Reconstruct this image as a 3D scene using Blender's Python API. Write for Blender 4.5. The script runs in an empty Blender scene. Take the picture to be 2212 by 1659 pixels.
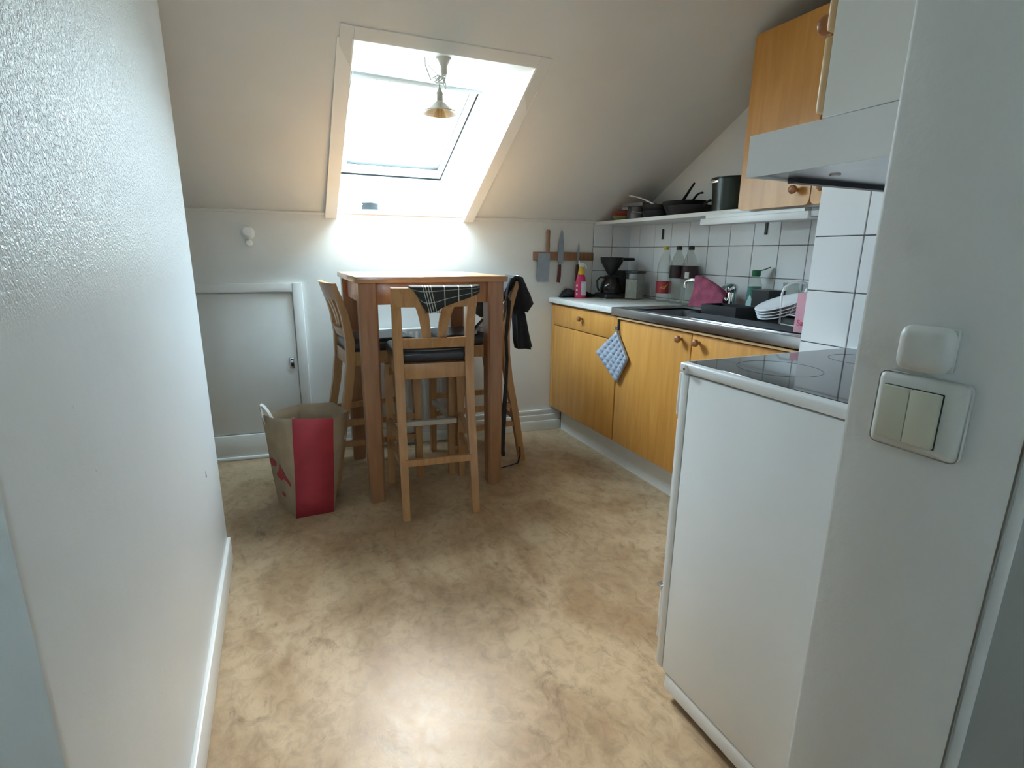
import bpy, bmesh, math, random
from mathutils import Vector, Matrix
random.seed(7)
PI = math.pi
SC = bpy.context.scene
COL = SC.collection

# ------------------------------------------------------------------ camera
CAM_H = 1.17
YAW, PITCH, ROLL = math.radians(23.8517), math.radians(13.76), math.radians(0.669)
fwd = Vector((math.sin(YAW) * math.cos(PITCH), math.cos(YAW) * math.cos(PITCH), -math.sin(PITCH)))
rgt = Vector((math.cos(YAW), -math.sin(YAW), 0))
upv = rgt.cross(fwd)
r2 = math.cos(ROLL) * rgt + math.sin(ROLL) * upv
u2 = -math.sin(ROLL) * rgt + math.cos(ROLL) * upv
cd = bpy.data.cameras.new('camera')
cd.sensor_fit = 'HORIZONTAL'; cd.sensor_width = 36.0; cd.lens = 36.0 * 1139.92 / 2212.0
cd.clip_start = 0.02
cam = bpy.data.objects.new('camera', cd)
COL.objects.link(cam)
cam.matrix_world = Matrix(((r2.x, u2.x, -fwd.x, 0), (r2.y, u2.y, -fwd.y, 0), (r2.z, u2.z, -fwd.z, CAM_H), (0, 0, 0, 1)))
SC.camera = cam

# ------------------------------------------------------------------ light: overcast sky seen through the roof window
w = bpy.data.worlds.new('overcast_sky'); SC.world = w; w.use_nodes = True
bg = w.node_tree.nodes['Background']
sky = w.node_tree.nodes.new('ShaderNodeTexSky'); sky.sky_type = 'NISHITA'; sky.sun_disc = False
sky.sun_elevation = math.radians(48); sky.sun_rotation = math.radians(10); sky.dust_density = 1.5; sky.air_density = 1.0; sky.ozone_density = 1.0
veil = w.node_tree.nodes.new('ShaderNodeMix'); veil.data_type = 'RGBA'; veil.inputs[0].default_value = 0.55   # thin even cloud over a clear sky
veil.inputs[7].default_value = (4.7, 6.4, 6.7, 1)
w.node_tree.links.new(sky.outputs[0], veil.inputs[6]); w.node_tree.links.new(veil.outputs[2], bg.inputs[0]); bg.inputs[1].default_value = 1.0
SC.view_settings.view_transform = 'Standard'; SC.view_settings.look = 'None'
SC.view_settings.exposure = 3.42; SC.view_settings.gamma = 1.0
SC.view_settings.use_curve_mapping = False
SC.cycles.diffuse_bounces = 4; SC.cycles.glossy_bounces = 3; SC.cycles.max_bounces = 6; SC.cycles.transparent_max_bounces = 12
SC.cycles.use_adaptive_sampling = True; SC.cycles.adaptive_threshold = 0.08
SC.cycles.use_denoising = True
SC.cycles.caustics_reflective = False; SC.cycles.caustics_refractive = False

WIN_A = math.radians(24.5)
pl = bpy.data.lights.new('window_portal', 'AREA'); pl.shape = 'RECTANGLE'; pl.size = 0.70; pl.size_y = 0.92
pl.cycles.is_portal = True
po = bpy.data.objects.new('window_portal', pl); COL.objects.link(po)
po.location = (0.7, 3.49 - 0.46 * math.cos(WIN_A) + 0.08 * math.sin(WIN_A), 1.60 + 0.46 * math.sin(WIN_A) + 0.08 * math.cos(WIN_A))
po.rotation_euler = (-WIN_A, 0, 0)

p2 = bpy.data.lights.new('hall_portal', 'AREA'); p2.shape = 'RECTANGLE'; p2.size = 0.36; p2.size_y = 0.38; p2.cycles.is_portal = True  # sampling portal for the added hallway window
p2o = bpy.data.objects.new('hall_portal', p2); COL.objects.link(p2o); p2o.location = (-0.12, -1.69, 1.69); p2o.rotation_euler = (math.radians(90), 0, PI)

# ------------------------------------------------------------------ helpers
class MB:
    def __init__(s):
        s.bm = bmesh.new()
    def _poly(s, vs, faces):
        v = [s.bm.verts.new(p) for p in vs]
        return [s.bm.faces.new([v[i] for i in f]) for f in faces], v
    def hexa(s, p, bev=0, seg=2):
        """p: four bottom points counter clockwise, four top points"""
        fs, v = s._poly(p, [(3, 2, 1, 0), (4, 5, 6, 7), (0, 1, 5, 4), (1, 2, 6, 5), (2, 3, 7, 6), (3, 0, 4, 7)])
        if bev:
            ed = list({e for f in fs for e in f.edges})
            bmesh.ops.bevel(s.bm, geom=ed, offset=bev, segments=seg, profile=0.5, affect='EDGES')
        return s
    def box(s, x0, x1, y0, y1, z0, z1, bev=0, seg=2):
        return s.hexa([(x0, y0, z0), (x1, y0, z0), (x1, y1, z0), (x0, y1, z0), (x0, y0, z1), (x1, y0, z1), (x1, y1, z1), (x0, y1, z1)], bev, seg)
    def loft(s, rings, cap=True, closed=True):
        R = [[s.bm.verts.new(p) for p in r] for r in rings]
        n = len(R[0])
        for a, b in zip(R[:-1], R[1:]):
            for i in range(n if closed else n - 1):
                j = (i + 1) % n
                s.bm.faces.new((a[i], a[j], b[j], b[i]))
        if cap:
            s.bm.faces.new(list(reversed(R[0]))); s.bm.faces.new(R[-1])
        return s
    def lathe(s, prof, c=(0, 0, 0), n=24, axis='z', cap=True, sx=1.0, sy=1.0):
        rings = []
        for r, z in prof:
            r = max(r, 1e-4)
            ring = []
            for i in range(n):
                a = 2 * PI * i / n
                x, y = r * math.cos(a) * sx, r * math.sin(a) * sy
                if axis == 'z': q = (c[0] + x, c[1] + y, c[2] + z)
                elif axis == 'x': q = (c[0] + z, c[1] + x, c[2] + y)
                else: q = (c[0] + y, c[1] + z, c[2] + x)
                ring.append(q)
            rings.append(ring)
        return s.loft(rings, cap)
    def tube(s, path, r, n=8, cap=True, flat=None):
        P = [Vector(p) for p in path]
        m = len(P)
        rad = r if isinstance(r, (list, tuple)) else [r] * m
        T = []
        for i in range(m):
            t = (P[min(i + 1, m - 1)] - P[max(i - 1, 0)]).normalized(); T.append(t)
        ref = Vector((0, 0, 1)) if abs(T[0].z) < 0.9 else Vector((1, 0, 0))
        u = T[0].cross(ref).normalized()
        rings = []
        for i in range(m):
            u = (u - T[i] * u.dot(T[i])).normalized(); v = T[i].cross(u)
            fa, fb = (1, 1) if flat is None else flat
            rings.append([tuple(P[i] + u * (fa * rad[i] * math.cos(2 * PI * k / n)) + v * (fb * rad[i] * math.sin(2 * PI * k / n))) for k in range(n)])
        return s.loft(rings, cap)
    def strip(s, path, side, wd, th):
        """rectangular section swept along path; side = fixed width direction"""
        P = [Vector(p) for p in path]; m = len(P); sd = Vector(side).normalized()
        W = wd if isinstance(wd, (list, tuple)) else [wd] * m
        H = th if isinstance(th, (list, tuple)) else [th] * m
        rings = []
        for i in range(m):
            t = (P[min(i + 1, m - 1)] - P[max(i - 1, 0)]).normalized()
            nn = t.cross(sd).normalized()
            a, b = sd * W[i] / 2, nn * H[i] / 2
            rings.append([tuple(P[i] - a - b), tuple(P[i] + a - b), tuple(P[i] + a + b), tuple(P[i] - a + b)])
        return s.loft(rings)
    def prism(s, pts, off):
        o = Vector(off)
        a = [Vector(p) for p in pts]
        return s.loft([[tuple(p) for p in a], [tuple(p + o) for p in a]])
    def surf(s, grid, uv=False):
        V = [[s.bm.verts.new(p) for p in row] for row in grid]
        lay = s.bm.loops.layers.uv.new('UVMap') if uv else None
        nr, nc = len(V), len(V[0])
        for i in range(nr - 1):
            for j in range(nc - 1):
                f = s.bm.faces.new((V[i][j], V[i][j + 1], V[i + 1][j + 1], V[i + 1][j]))
                if uv:
                    for lp, (a, b) in zip(f.loops, ((i, j), (i, j + 1), (i + 1, j + 1), (i + 1, j))):
                        lp[lay].uv = (b / (nc - 1), a / (nr - 1))
        return s
    def thick(s, t):
        bmesh.ops.recalc_face_normals(s.bm, faces=s.bm.faces)
        bmesh.ops.solidify(s.bm, geom=list(s.bm.faces), thickness=t)
        return s
    def build(s, name, mat, parent=None, smooth=True, ang=38):
        bmesh.ops.recalc_face_normals(s.bm, faces=s.bm.faces)
        me = bpy.data.meshes.new(name); s.bm.to_mesh(me); s.bm.free()
        if smooth:
            me.shade_smooth(); me.set_sharp_from_angle(angle=math.radians(ang))
        if mat: me.materials.append(mat)
        o = bpy.data.objects.new(name, me); COL.objects.link(o)
        if parent is not None: o.parent = parent
        return o

def tag(o, label=None, cat=None, group=None, kind=None):
    if label: o['label'] = label
    if cat: o['category'] = cat
    if group: o['group'] = group
    if kind: o['kind'] = kind
    return o
def thing(name, label, cat, loc=(0, 0, 0), rotz=0.0, group=None, kind=None, rot=None):
    o = bpy.data.objects.new(name, None); COL.objects.link(o); o.empty_display_size = 0.05
    o.location = loc; o.rotation_euler = rot if rot else (0, 0, rotz)
    return tag(o, label, cat, group, kind)
def copy_tree(o, parent=None):
    c = o.copy(); COL.objects.link(c)
    if parent is not None: c.parent = parent
    for ch in list(o.children): copy_tree(ch, c)
    return c

# ------------------------------------------------------------------ materials
def new_mat(name):
    m = bpy.data.materials.new(name); m.use_nodes = True
    nt = m.node_tree
    return m, nt, nt.nodes['Principled BSDF'], nt.nodes['Material Output']
def plain(name, col, rough=0.5, metal=0.0, var=0.06, vscale=6.0, bump=0.0, bscale=80.0, spec=0.5, coat=0.0):
    m, nt, b, out = new_mat(name)
    b.inputs['Roughness'].default_value = rough; b.inputs['Metallic'].default_value = metal
    b.inputs['Specular IOR Level'].default_value = spec; b.inputs['Coat Weight'].default_value = coat
    tc = nt.nodes.new('ShaderNodeTexCoord')
    ns = nt.nodes.new('ShaderNodeTexNoise'); ns.inputs['Scale'].default_value = vscale; ns.inputs['Detail'].default_value = 2
    nt.links.new(tc.outputs['Object'], ns.inputs['Vector'])
    rp = nt.nodes.new('ShaderNodeValToRGB')
    c = Vector(col)
    rp.color_ramp.elements[0].position = 0.3; rp.color_ramp.elements[1].position = 0.7
    rp.color_ramp.elements[0].color = (*(c * (1 - var)), 1); rp.color_ramp.elements[1].color = (*[min(1, x) for x in c * (1 + var)], 1)
    nt.links.new(ns.outputs['Fac'], rp.inputs['Fac']); nt.links.new(rp.outputs['Color'], b.inputs['Base Color'])
    if bump:
        n2 = nt.nodes.new('ShaderNodeTexNoise'); n2.inputs['Scale'].default_value = bscale; n2.inputs['Detail'].default_value = 3
        nt.links.new(tc.outputs['Object'], n2.inputs['Vector'])
        bp = nt.nodes.new('ShaderNodeBump'); bp.inputs['Strength'].default_value = bump; bp.inputs['Distance'].default_value = 0.003
        nt.links.new(n2.outputs['Fac'], bp.inputs['Height']); nt.links.new(bp.outputs['Normal'], b.inputs['Normal'])
    return m
def wood(name, c1, c2, stretch=(14, 14, 1.2), rough=0.42, scale=3.0, coat=0.0):
    m, nt, b, out = new_mat(name)
    b.inputs['Roughness'].default_value = rough; b.inputs['Coat Weight'].default_value = coat; b.inputs['Coat Roughness'].default_value = 0.2
    tc = nt.nodes.new('ShaderNodeTexCoord'); mp = nt.nodes.new('ShaderNodeMapping')
    mp.inputs['Scale'].default_value = stretch
    nt.links.new(tc.outputs['Object'], mp.inputs['Vector'])
    ns = nt.nodes.new('ShaderNodeTexNoise'); ns.inputs['Scale'].default_value = scale; ns.inputs['Detail'].default_value = 6; ns.inputs['Distortion'].default_value = 0.7
    nt.links.new(mp.outputs['Vector'], ns.inputs['Vector'])
    rp = nt.nodes.new('ShaderNodeValToRGB')
    rp.color_ramp.elements[0].position = 0.28; rp.color_ramp.elements[1].position = 0.72
    rp.color_ramp.elements[0].color = (*c1, 1); rp.color_ramp.elements[1].color = (*c2, 1)
    nt.links.new(ns.outputs['Fac'], rp.inputs['Fac']); nt.links.new(rp.outputs['Color'], b.inputs['Base Color'])
    bp = nt.nodes.new('ShaderNodeBump'); bp.inputs['Strength'].default_value = 0.06; bp.inputs['Distance'].default_value = 0.002
    nt.links.new(ns.outputs['Fac'], bp.inputs['Height']); nt.links.new(bp.outputs['Normal'], b.inputs['Normal'])
    return m
def clear(name, tint=(1, 1, 1), gloss=0.04, rough=0.05, dens=0.08, col=(0.85, 0.88, 0.86)):
    """thin clear shell: see-through, fresnel sheen, a little body colour"""
    m, nt, b, out = new_mat(name)
    nt.nodes.remove(b)
    tr = nt.nodes.new('ShaderNodeBsdfTransparent'); tr.inputs[0].default_value = (*tint, 1)
    gl = nt.nodes.new('ShaderNodeBsdfGlossy'); gl.inputs['Roughness'].default_value = rough
    df = nt.nodes.new('ShaderNodeBsdfDiffuse'); df.inputs[0].default_value = (*col, 1)
    lw = nt.nodes.new('ShaderNodeLayerWeight'); lw.inputs[0].default_value = 0.5
    fr = nt.nodes.new('ShaderNodeMath'); fr.operation = 'POWER'; fr.inputs[1].default_value = 4.0; nt.links.new(lw.outputs['Facing'], fr.inputs[0])
    ns = nt.nodes.new('ShaderNodeTexNoise'); ns.inputs['Scale'].default_value = 30
    bp = nt.nodes.new('ShaderNodeBump'); bp.inputs['Strength'].default_value = 0.05; bp.inputs['Distance'].default_value = 0.002
    nt.links.new(ns.outputs['Fac'], bp.inputs['Height']); nt.links.new(bp.outputs['Normal'], gl.inputs['Normal'])
    m1 = nt.nodes.new('ShaderNodeMixShader'); m1.inputs[0].default_value = dens
    nt.links.new(tr.outputs[0], m1.inputs[1]); nt.links.new(df.outputs[0], m1.inputs[2])
    m2 = nt.nodes.new('ShaderNodeMixShader')
    ad = nt.nodes.new('ShaderNodeMath'); ad.operation = 'ADD'; ad.inputs[1].default_value = gloss; ad.use_clamp = True
    nt.links.new(fr.outputs[0], ad.inputs[0]); nt.links.new(ad.outputs[0], m2.inputs[0])
    nt.links.new(m1.outputs[0], m2.inputs[1]); nt.links.new(gl.outputs[0], m2.inputs[2])
    nt.links.new(m2.outputs[0], out.inputs['Surface'])
    return m
def floor_mat():
    m, nt, b, out = new_mat('linoleum')
    N, L = nt.nodes.new, nt.links.new
    tc = N('ShaderNodeTexCoord')
    def noise(scale, detail, dist, stretch=(1, 1, 1), rot=0.0, rough=0.55):
        mp = N('ShaderNodeMapping'); mp.inputs['Scale'].default_value = stretch; mp.inputs['Rotation'].default_value = (0, 0, rot)
        L(tc.outputs['Object'], mp.inputs['Vector'])
        n = N('ShaderNodeTexNoise'); n.inputs['Scale'].default_value = scale; n.inputs['Detail'].default_value = detail
        n.inputs['Distortion'].default_value = dist; n.inputs['Roughness'].default_value = rough
        L(mp.outputs['Vector'], n.inputs['Vector']); return n
    big = noise(3.2, 6, 1.2, (1, 0.7, 1), 0.3)
    rp = N('ShaderNodeValToRGB'); e = rp.color_ramp.elements
    e[0].position = 0.32; e[0].color = (0.36, 0.235, 0.130, 1); e[1].position = 0.66; e[1].color = (0.55, 0.415, 0.27, 1)
    L(big.outputs['Fac'], rp.inputs['Fac'])
    fine = noise(26, 6, 0.6, (1, 0.8, 1), -0.4, 0.7)
    rf = N('ShaderNodeValToRGB'); e = rf.color_ramp.elements
    e[0].position = 0.30; e[0].color = (0.62, 0.60, 0.57, 1); e[1].position = 0.56; e[1].color = (1.03, 1.02, 1.0, 1)
    L(fine.outputs['Fac'], rf.inputs['Fac'])
    mx = N('ShaderNodeMix'); mx.data_type = 'RGBA'; mx.blend_type = 'MULTIPLY'; mx.inputs[0].default_value = 0.75
    L(rp.outputs['Color'], mx.inputs[6]); L(rf.outputs['Color'], mx.inputs[7])
    # worn dark scuffs
    sc = noise(7.5, 8, 2.2, (1, 0.45, 1), 0.9, 0.75)
    rs = N('ShaderNodeValToRGB'); e = rs.color_ramp.elements
    e[0].position = 0.28; e[0].color = (0.42, 0.38, 0.36, 1); e[1].position = 0.43; e[1].color = (1, 1, 1, 1)
    L(sc.outputs['Fac'], rs.inputs['Fac'])
    m2 = N('ShaderNodeMix'); m2.data_type = 'RGBA'; m2.blend_type = 'MULTIPLY'; m2.inputs[0].default_value = 0.8
    L(mx.outputs[2], m2.inputs[6]); L(rs.outputs['Color'], m2.inputs[7])
    L(m2.outputs[2], b.inputs['Base Color'])
    rr = N('ShaderNodeMapRange'); rr.inputs['To Min'].default_value = 0.27; rr.inputs['To Max'].default_value = 0.46
    L(fine.outputs['Fac'], rr.inputs['Value']); L(rr.outputs['Result'], b.inputs['Roughness'])
    bp = N('ShaderNodeBump'); bp.inputs['Strength'].default_value = 0.18; bp.inputs['Distance'].default_value = 0.002
    L(fine.outputs['Fac'], bp.inputs['Height']); L(bp.outputs['Normal'], b.inputs['Normal'])
    b.inputs['Specular IOR Level'].default_value = 0.32
    return m
def plaster_mat():
    """glossy painted old plaster: rough orange-peel patches fading to smooth"""
    m, nt, b, out = new_mat('glossy_plaster')
    N, L = nt.nodes.new, nt.links.new
    b.inputs['Base Color'].default_value = (0.77, 0.79, 0.79, 1); b.inputs['Roughness'].default_value = 0.33
    tc = N('ShaderNodeTexCoord')
    n1 = N('ShaderNodeTexNoise'); n1.inputs['Scale'].default_value = 150; n1.inputs['Detail'].default_value = 4; n1.inputs['Distortion'].default_value = 1.0
    n2 = N('ShaderNodeTexNoise'); n2.inputs['Scale'].default_value = 7; n2.inputs['Detail'].default_value = 5
    L(tc.outputs['Object'], n1.inputs['Vector']); L(tc.outputs['Object'], n2.inputs['Vector'])
    sp = N('ShaderNodeSeparateXYZ'); L(tc.outputs['Object'], sp.inputs[0])
    mr = N('ShaderNodeMapRange'); mr.inputs['From Min'].default_value = 1.08; mr.inputs['From Max'].default_value = 1.30; mr.inputs['To Min'].default_value = 0.03
    L(sp.outputs['Z'], mr.inputs['Value'])
    mu = N('ShaderNodeMath'); mu.operation = 'MULTIPLY'; L(mr.outputs['Result'], mu.inputs[0]); L(n1.outputs['Fac'], mu.inputs[1])
    ad = N('ShaderNodeMath'); ad.operation = 'ADD'; L(mu.outputs[0], ad.inputs[0])
    m3 = N('ShaderNodeMath'); m3.operation = 'MULTIPLY'; m3.inputs[1].default_value = 0.5; L(n2.outputs['Fac'], m3.inputs[0]); L(m3.outputs[0], ad.inputs[1])
    bp = N('ShaderNodeBump'); bp.inputs['Strength'].default_value = 0.75; bp.inputs['Distance'].default_value = 0.0075
    L(ad.outputs[0], bp.inputs['Height']); L(bp.outputs['Normal'], b.inputs['Normal'])
    return m
def uv_mat(name, base, stripes, rough=0.9):
    """cloth with woven lines: stripes = list of (axis, position, halfwidth, colour)"""
    m, nt, b, out = new_mat(name)
    N, L = nt.nodes.new, nt.links.new
    b.inputs['Roughness'].default_value = rough
    tc = N('ShaderNodeTexCoord'); sp = N('ShaderNodeSeparateXYZ'); L(tc.outputs['UV'], sp.inputs[0])
    rgb = N('ShaderNodeRGB'); rgb.outputs[0].default_value = (*base, 1); cur = rgb.outputs[0]
    for ax, pos, hw, c in stripes:
        d = N('ShaderNodeMath'); d.operation = 'SUBTRACT'; d.inputs[1].default_value = pos; L(sp.outputs[ax], d.inputs[0])
        a = N('ShaderNodeMath'); a.operation = 'ABSOLUTE'; L(d.outputs[0], a.inputs[0])
        l = N('ShaderNodeMath'); l.operation = 'LESS_THAN'; l.inputs[1].default_value = hw; L(a.outputs[0], l.inputs[0])
        mx = N('ShaderNodeMix'); mx.data_type = 'RGBA'; mx.inputs[7].default_value = (*c, 1)
        k = N('ShaderNodeMath'); k.operation = 'MULTIPLY'; k.inputs[1].default_value = 0.8; L(l.outputs[0], k.inputs[0])
        L(k.outputs[0], mx.inputs[0]); L(cur, mx.inputs[6]); cur = mx.outputs[2]
    L(cur, b.inputs['Base Color'])
    return m

M = {}
M['paint'] = plain('wall_paint', (0.80, 0.79, 0.76), 0.55, var=0.025, vscale=2.5, bump=0.12, bscale=120)
M['paint_grey'] = plain('hall_paint', (0.72, 0.715, 0.69), 0.5, var=0.03, vscale=3, bump=0.25, bscale=60)
M['ceil'] = plain('ceiling_paint', (0.76, 0.755, 0.73), 0.65, var=0.03, vscale=2.0, bump=0.10, bscale=90)
M['reveal'] = plain('reveal_paint', (0.86, 0.87, 0.86), 0.5, var=0.02)
M['gloss'] = plaster_mat()
M['trim'] = plain('trim_paint', (0.80, 0.80, 0.78), 0.35, var=0.03)
M['hatch'] = plain('hatch_paint', (0.74, 0.735, 0.71), 0.42, var=0.03, bump=0.05)
M['floor'] = floor_mat()
M['grout'] = plain('grout', (0.16, 0.155, 0.15), 0.9, var=0.2, vscale=40)
M['tile'] = plain('white_tile', (0.83, 0.84, 0.85), 0.16, var=0.015, vscale=4, bump=0.02, bscale=20)
M['white'] = plain('white_laminate', (0.80, 0.80, 0.78), 0.35, var=0.02)
M['worktop'] = plain('speckled_laminate', (0.70, 0.69, 0.66), 0.28, var=0.10, vscale=120)
M['enamel'] = plain('white_enamel', (0.78, 0.80, 0.80), 0.28, var=0.015)
M['cab'] = wood('alder_veneer', (0.53, 0.235, 0.045), (0.66, 0.32, 0.078), (10, 10, 0.9), 0.36)
M['cabedge'] = wood('alder_edge', (0.60, 0.38, 0.18), (0.72, 0.50, 0.27), (10, 10, 0.9), 0.4)
M['knob'] = wood('turned_knob', (0.26, 0.10, 0.035), (0.36, 0.15, 0.055), (10, 10, 10), 0.35)
M['table'] = wood('stained_beech', (0.24, 0.105, 0.045), (0.36, 0.175, 0.080), (12, 12, 1.2), 0.34, coat=0.2)
M['tabletop'] = wood('stained_beech_top', (0.36, 0.185, 0.085), (0.48, 0.27, 0.135), (1.2, 12, 12), 0.24, coat=0.4)
M['chair'] = wood('honey_beech', (0.34, 0.165, 0.060), (0.47, 0.255, 0.105), (14, 14, 1.4), 0.36, coat=0.15)
M['vinyl'] = plain('black_vinyl', (0.018, 0.020, 0.026), 0.30, var=0.2, bump=0.15, bscale=150)
M['steel'] = plain('brushed_steel', (0.56, 0.57, 0.58), 0.26, 1.0, var=0.06, vscale=30, bump=0.05, bscale=200)
M['dullsteel'] = plain('dull_steel', (0.42, 0.43, 0.45), 0.35, 0.9, var=0.08, vscale=30)
M['chrome'] = plain('chrome', (0.75, 0.76, 0.78), 0.10, 1.0, var=0.03)
M['black'] = plain('black_plastic', (0.012, 0.012, 0.014), 0.38, var=0.2)
M['blackgloss'] = plain('black_glass', (0.012, 0.013, 0.016), 0.06, var=0.1, coat=0.3)
M['castiron'] = plain('black_nonstick', (0.014, 0.014, 0.015), 0.5, var=0.3, vscale=20)
M['cloth_black'] = plain('black_cotton', (0.016, 0.017, 0.022), 0.95, var=0.35, vscale=18, bump=0.4, bscale=220)
M['cloth_grey'] = plain('grey_webbing', (0.10, 0.10, 0.105), 0.95, var=0.2, vscale=40, bump=0.3, bscale=300)
M['quilt'] = plain('grey_blue_cotton', (0.34, 0.38, 0.46), 0.95, var=0.15, vscale=60, bump=0.3, bscale=300)
M['pinkcloth'] = plain('pink_microfibre', (0.42, 0.10, 0.17), 0.95, var=0.25, vscale=25, bump=0.5, bscale=180)
M['kraft'] = plain('kraft_paper', (0.36, 0.27, 0.175), 0.8, var=0.10, vscale=14, bump=0.3, bscale=25)
M['kraftin'] = plain('kraft_paper_inside', (0.34, 0.26, 0.18), 0.85, var=0.12, vscale=14)
M['red'] = plain('red_print', (0.38, 0.032, 0.045), 0.6, var=0.12, vscale=10)
M['paperwhite'] = plain('white_paper', (0.78, 0.76, 0.72), 0.7, var=0.05)
M['ivory'] = plain('ivory_plastic', (0.66, 0.64, 0.53), 0.42, var=0.04)
M['ivory2'] = plain('yellowed_plastic', (0.56, 0.54, 0.43), 0.40, var=0.05)
M['pink'] = plain('magenta_plastic', (0.62, 0.035, 0.12), 0.35, var=0.06)
M['yellow'] = plain('yellow_plastic', (0.72, 0.47, 0.02), 0.35, var=0.05)
M['whiteplastic'] = plain('white_plastic', (0.78, 0.78, 0.77), 0.4, var=0.03)
M['greycard'] = plain('grey_label', (0.55, 0.56, 0.57), 0.6, var=0.08, vscale=60)
M['green'] = plain('green_plastic', (0.015, 0.16, 0.055), 0.35, var=0.1)
M['teal'] = plain('teal_soap', (0.01, 0.24, 0.19), 0.25, var=0.1)
M['paleblue'] = plain('pale_blue_label', (0.42, 0.62, 0.64), 0.5, var=0.15, vscale=30)
M['cola'] = plain('dark_label', (0.035, 0.012, 0.014), 0.4, var=0.4, vscale=40)
M['redlabel'] = plain('red_label', (0.36, 0.022, 0.035), 0.45, var=0.15, vscale=20)
M['gold'] = plain('gold_print', (0.70, 0.42, 0.05), 0.5, var=0.05)
M['yellowcap'] = plain('olive_yellow_cap', (0.50, 0.42, 0.05), 0.4, var=0.05)
M['pet'] = clear('pet_plastic', (0.93, 0.95, 0.93), 0.04, 0.08, 0.10)
M['glass'] = clear('clear_glass', (0.95, 0.97, 0.96), 0.03, 0.03, 0.04)
M['carafe'] = clear('smoked_carafe', (0.30, 0.30, 0.30), 0.05, 0.04, 0.05, (0.05, 0.05, 0.05))
M['pane'] = clear('window_pane', (0.98, 0.99, 0.99), 0.0, 0.0, 0.0)
M['darkgreen'] = plain('dark_green_enamel', (0.016, 0.028, 0.020), 0.28, var=0.2)
M['bowlred'] = plain('red_plastic_bowl', (0.34, 0.045, 0.025), 0.4, var=0.1)
M['bowlgreen'] = plain('green_plastic_bowl', (0.24, 0.30, 0.13), 0.4, var=0.1)
M['porcelain'] = plain('white_porcelain', (0.80, 0.81, 0.84), 0.15, var=0.02)
M['pinkcard'] = plain('pink_carton', (0.66, 0.33, 0.39), 0.6, var=0.06, vscale=20)
M['brass'] = plain('aged_white_metal', (0.66, 0.63, 0.56), 0.4, 0.1, var=0.06)
M['shade'] = plain('cream_enamel', (0.70, 0.66, 0.56), 0.35, var=0.05)
M['rosewood'] = wood('dark_handle', (0.07, 0.016, 0.014), (0.13, 0.035, 0.025), (20, 20, 3), 0.35)
M['blade'] = plain('knife_blade', (0.36, 0.38, 0.41), 0.38, 0.85, var=0.08, vscale=30)
M['darkgap'] = plain('dark_gap', (0.02, 0.02, 0.02), 0.9)
M['frame_shade'] = plain('frame_paint_shaded', (0.36, 0.35, 0.32), 0.5, var=0.06)  # darkened paint, carries the shade of the face turned from the light
M['flour'] = plain('oat_flour', (0.36, 0.35, 0.31), 0.9, var=0.15, vscale=60)
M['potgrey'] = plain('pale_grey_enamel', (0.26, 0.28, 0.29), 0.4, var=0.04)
M['potsteel'] = plain('dark_polished_steel', (0.13, 0.13, 0.14), 0.3, 0.6, var=0.05)
M['stripmetal'] = plain('worn_aluminium', (0.55, 0.54, 0.50), 0.35, 0.6, var=0.06)
M['ringgrey'] = plain('hob_marking', (0.04, 0.04, 0.045), 0.25, var=0.1)
M['rubber'] = plain('black_rubber', (0.010, 0.010, 0.010), 0.7)
M['barmetal'] = plain('grey_aluminium', (0.30, 0.31, 0.30), 0.5, 0.0, var=0.05)
M['panmetal'] = plain('dark_pan_steel', (0.10, 0.09, 0.09), 0.4, 0.6, var=0.2)
M['wallgrey'] = plain('painted_over_plastic', (0.60, 0.595, 0.55), 0.45, var=0.04)
M['silver'] = plain('polished_silver', (0.45, 0.45, 0.47), 0.2, 1.0)

# ------------------------------------------------------------------ geometry of the room
BK = math.tan(math.radians(-5.21)); YB0 = 3.243
BKA = math.radians(-5.21)
def yb(x): return YB0 + BK * x                       # face of the low wall under the roof slope
CT = 0.56; KZ = 1.385; FLATZ = 2.42
def cz(x, y): return KZ + CT * (yb(x) - y)          # underside of the sloping ceiling
def cyz(x, z): return yb(x) - (z - KZ) / CT
OX0, OX1, OYT = 0.337, 1.06, 2.18                    # skylight opening
def oyt(x): return 2.237 - (x - .339) * .0656
XR = 2.2                                             # right wall
XL = -0.257                                          # face of left partition
XS = 0.60                                            # face of switch wall
YS = 0.388                                           # its far end, wall behind the stove
CHX, CHY = 1.48, 1.127                               # tiled pier right of the stove

def struct(name, mb, mat, label, cat, parent=None, smooth=False):
    o = mb.build(name, mat, parent, smooth=smooth)
    if parent is None: tag(o, label, cat, kind='structure')
    return o

mb = MB().box(-1.7, 2.4, -1.7, 3.6, -0.06, 0.0)
struct('floor', mb, M['floor'], 'mottled tan linoleum floor with worn scuffs', 'floor')

# sloping + flat ceiling with the skylight hole
mb = MB()
def slope(x0, x1, ya=None, ylow=True, t=0.05):
    def P(x, y, o): return (x, y, cz(x, y) + o)
    a0, a1 = (cyz(x0, FLATZ), cyz(x1, FLATZ))
    b0, b1 = (yb(x0) + 0.12, yb(x1) + 0.12) if ylow else (oyt(x0), oyt(x1))
    mb.hexa([P(x0, a0, 0), P(x1, a1, 0), P(x1, b1, 0), P(x0, b0, 0), P(x0, a0, t), P(x1, a1, t), P(x1, b1, t), P(x0, b0, t)])
slope(-1.7, OX0); slope(OX1, 2.4); slope(OX0, OX1, ylow=False)
mb.hexa([(-1.7, -1.7, FLATZ), (2.4, -1.7, FLATZ), (2.4, cyz(2.4, FLATZ), FLATZ), (-1.7, cyz(-1.7, FLATZ), FLATZ),
         (-1.7, -1.7, FLATZ + .05), (2.4, -1.7, FLATZ + .05), (2.4, cyz(2.4, FLATZ), FLATZ + .05), (-1.7, cyz(-1.7, FLATZ), FLATZ + .05)])
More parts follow.
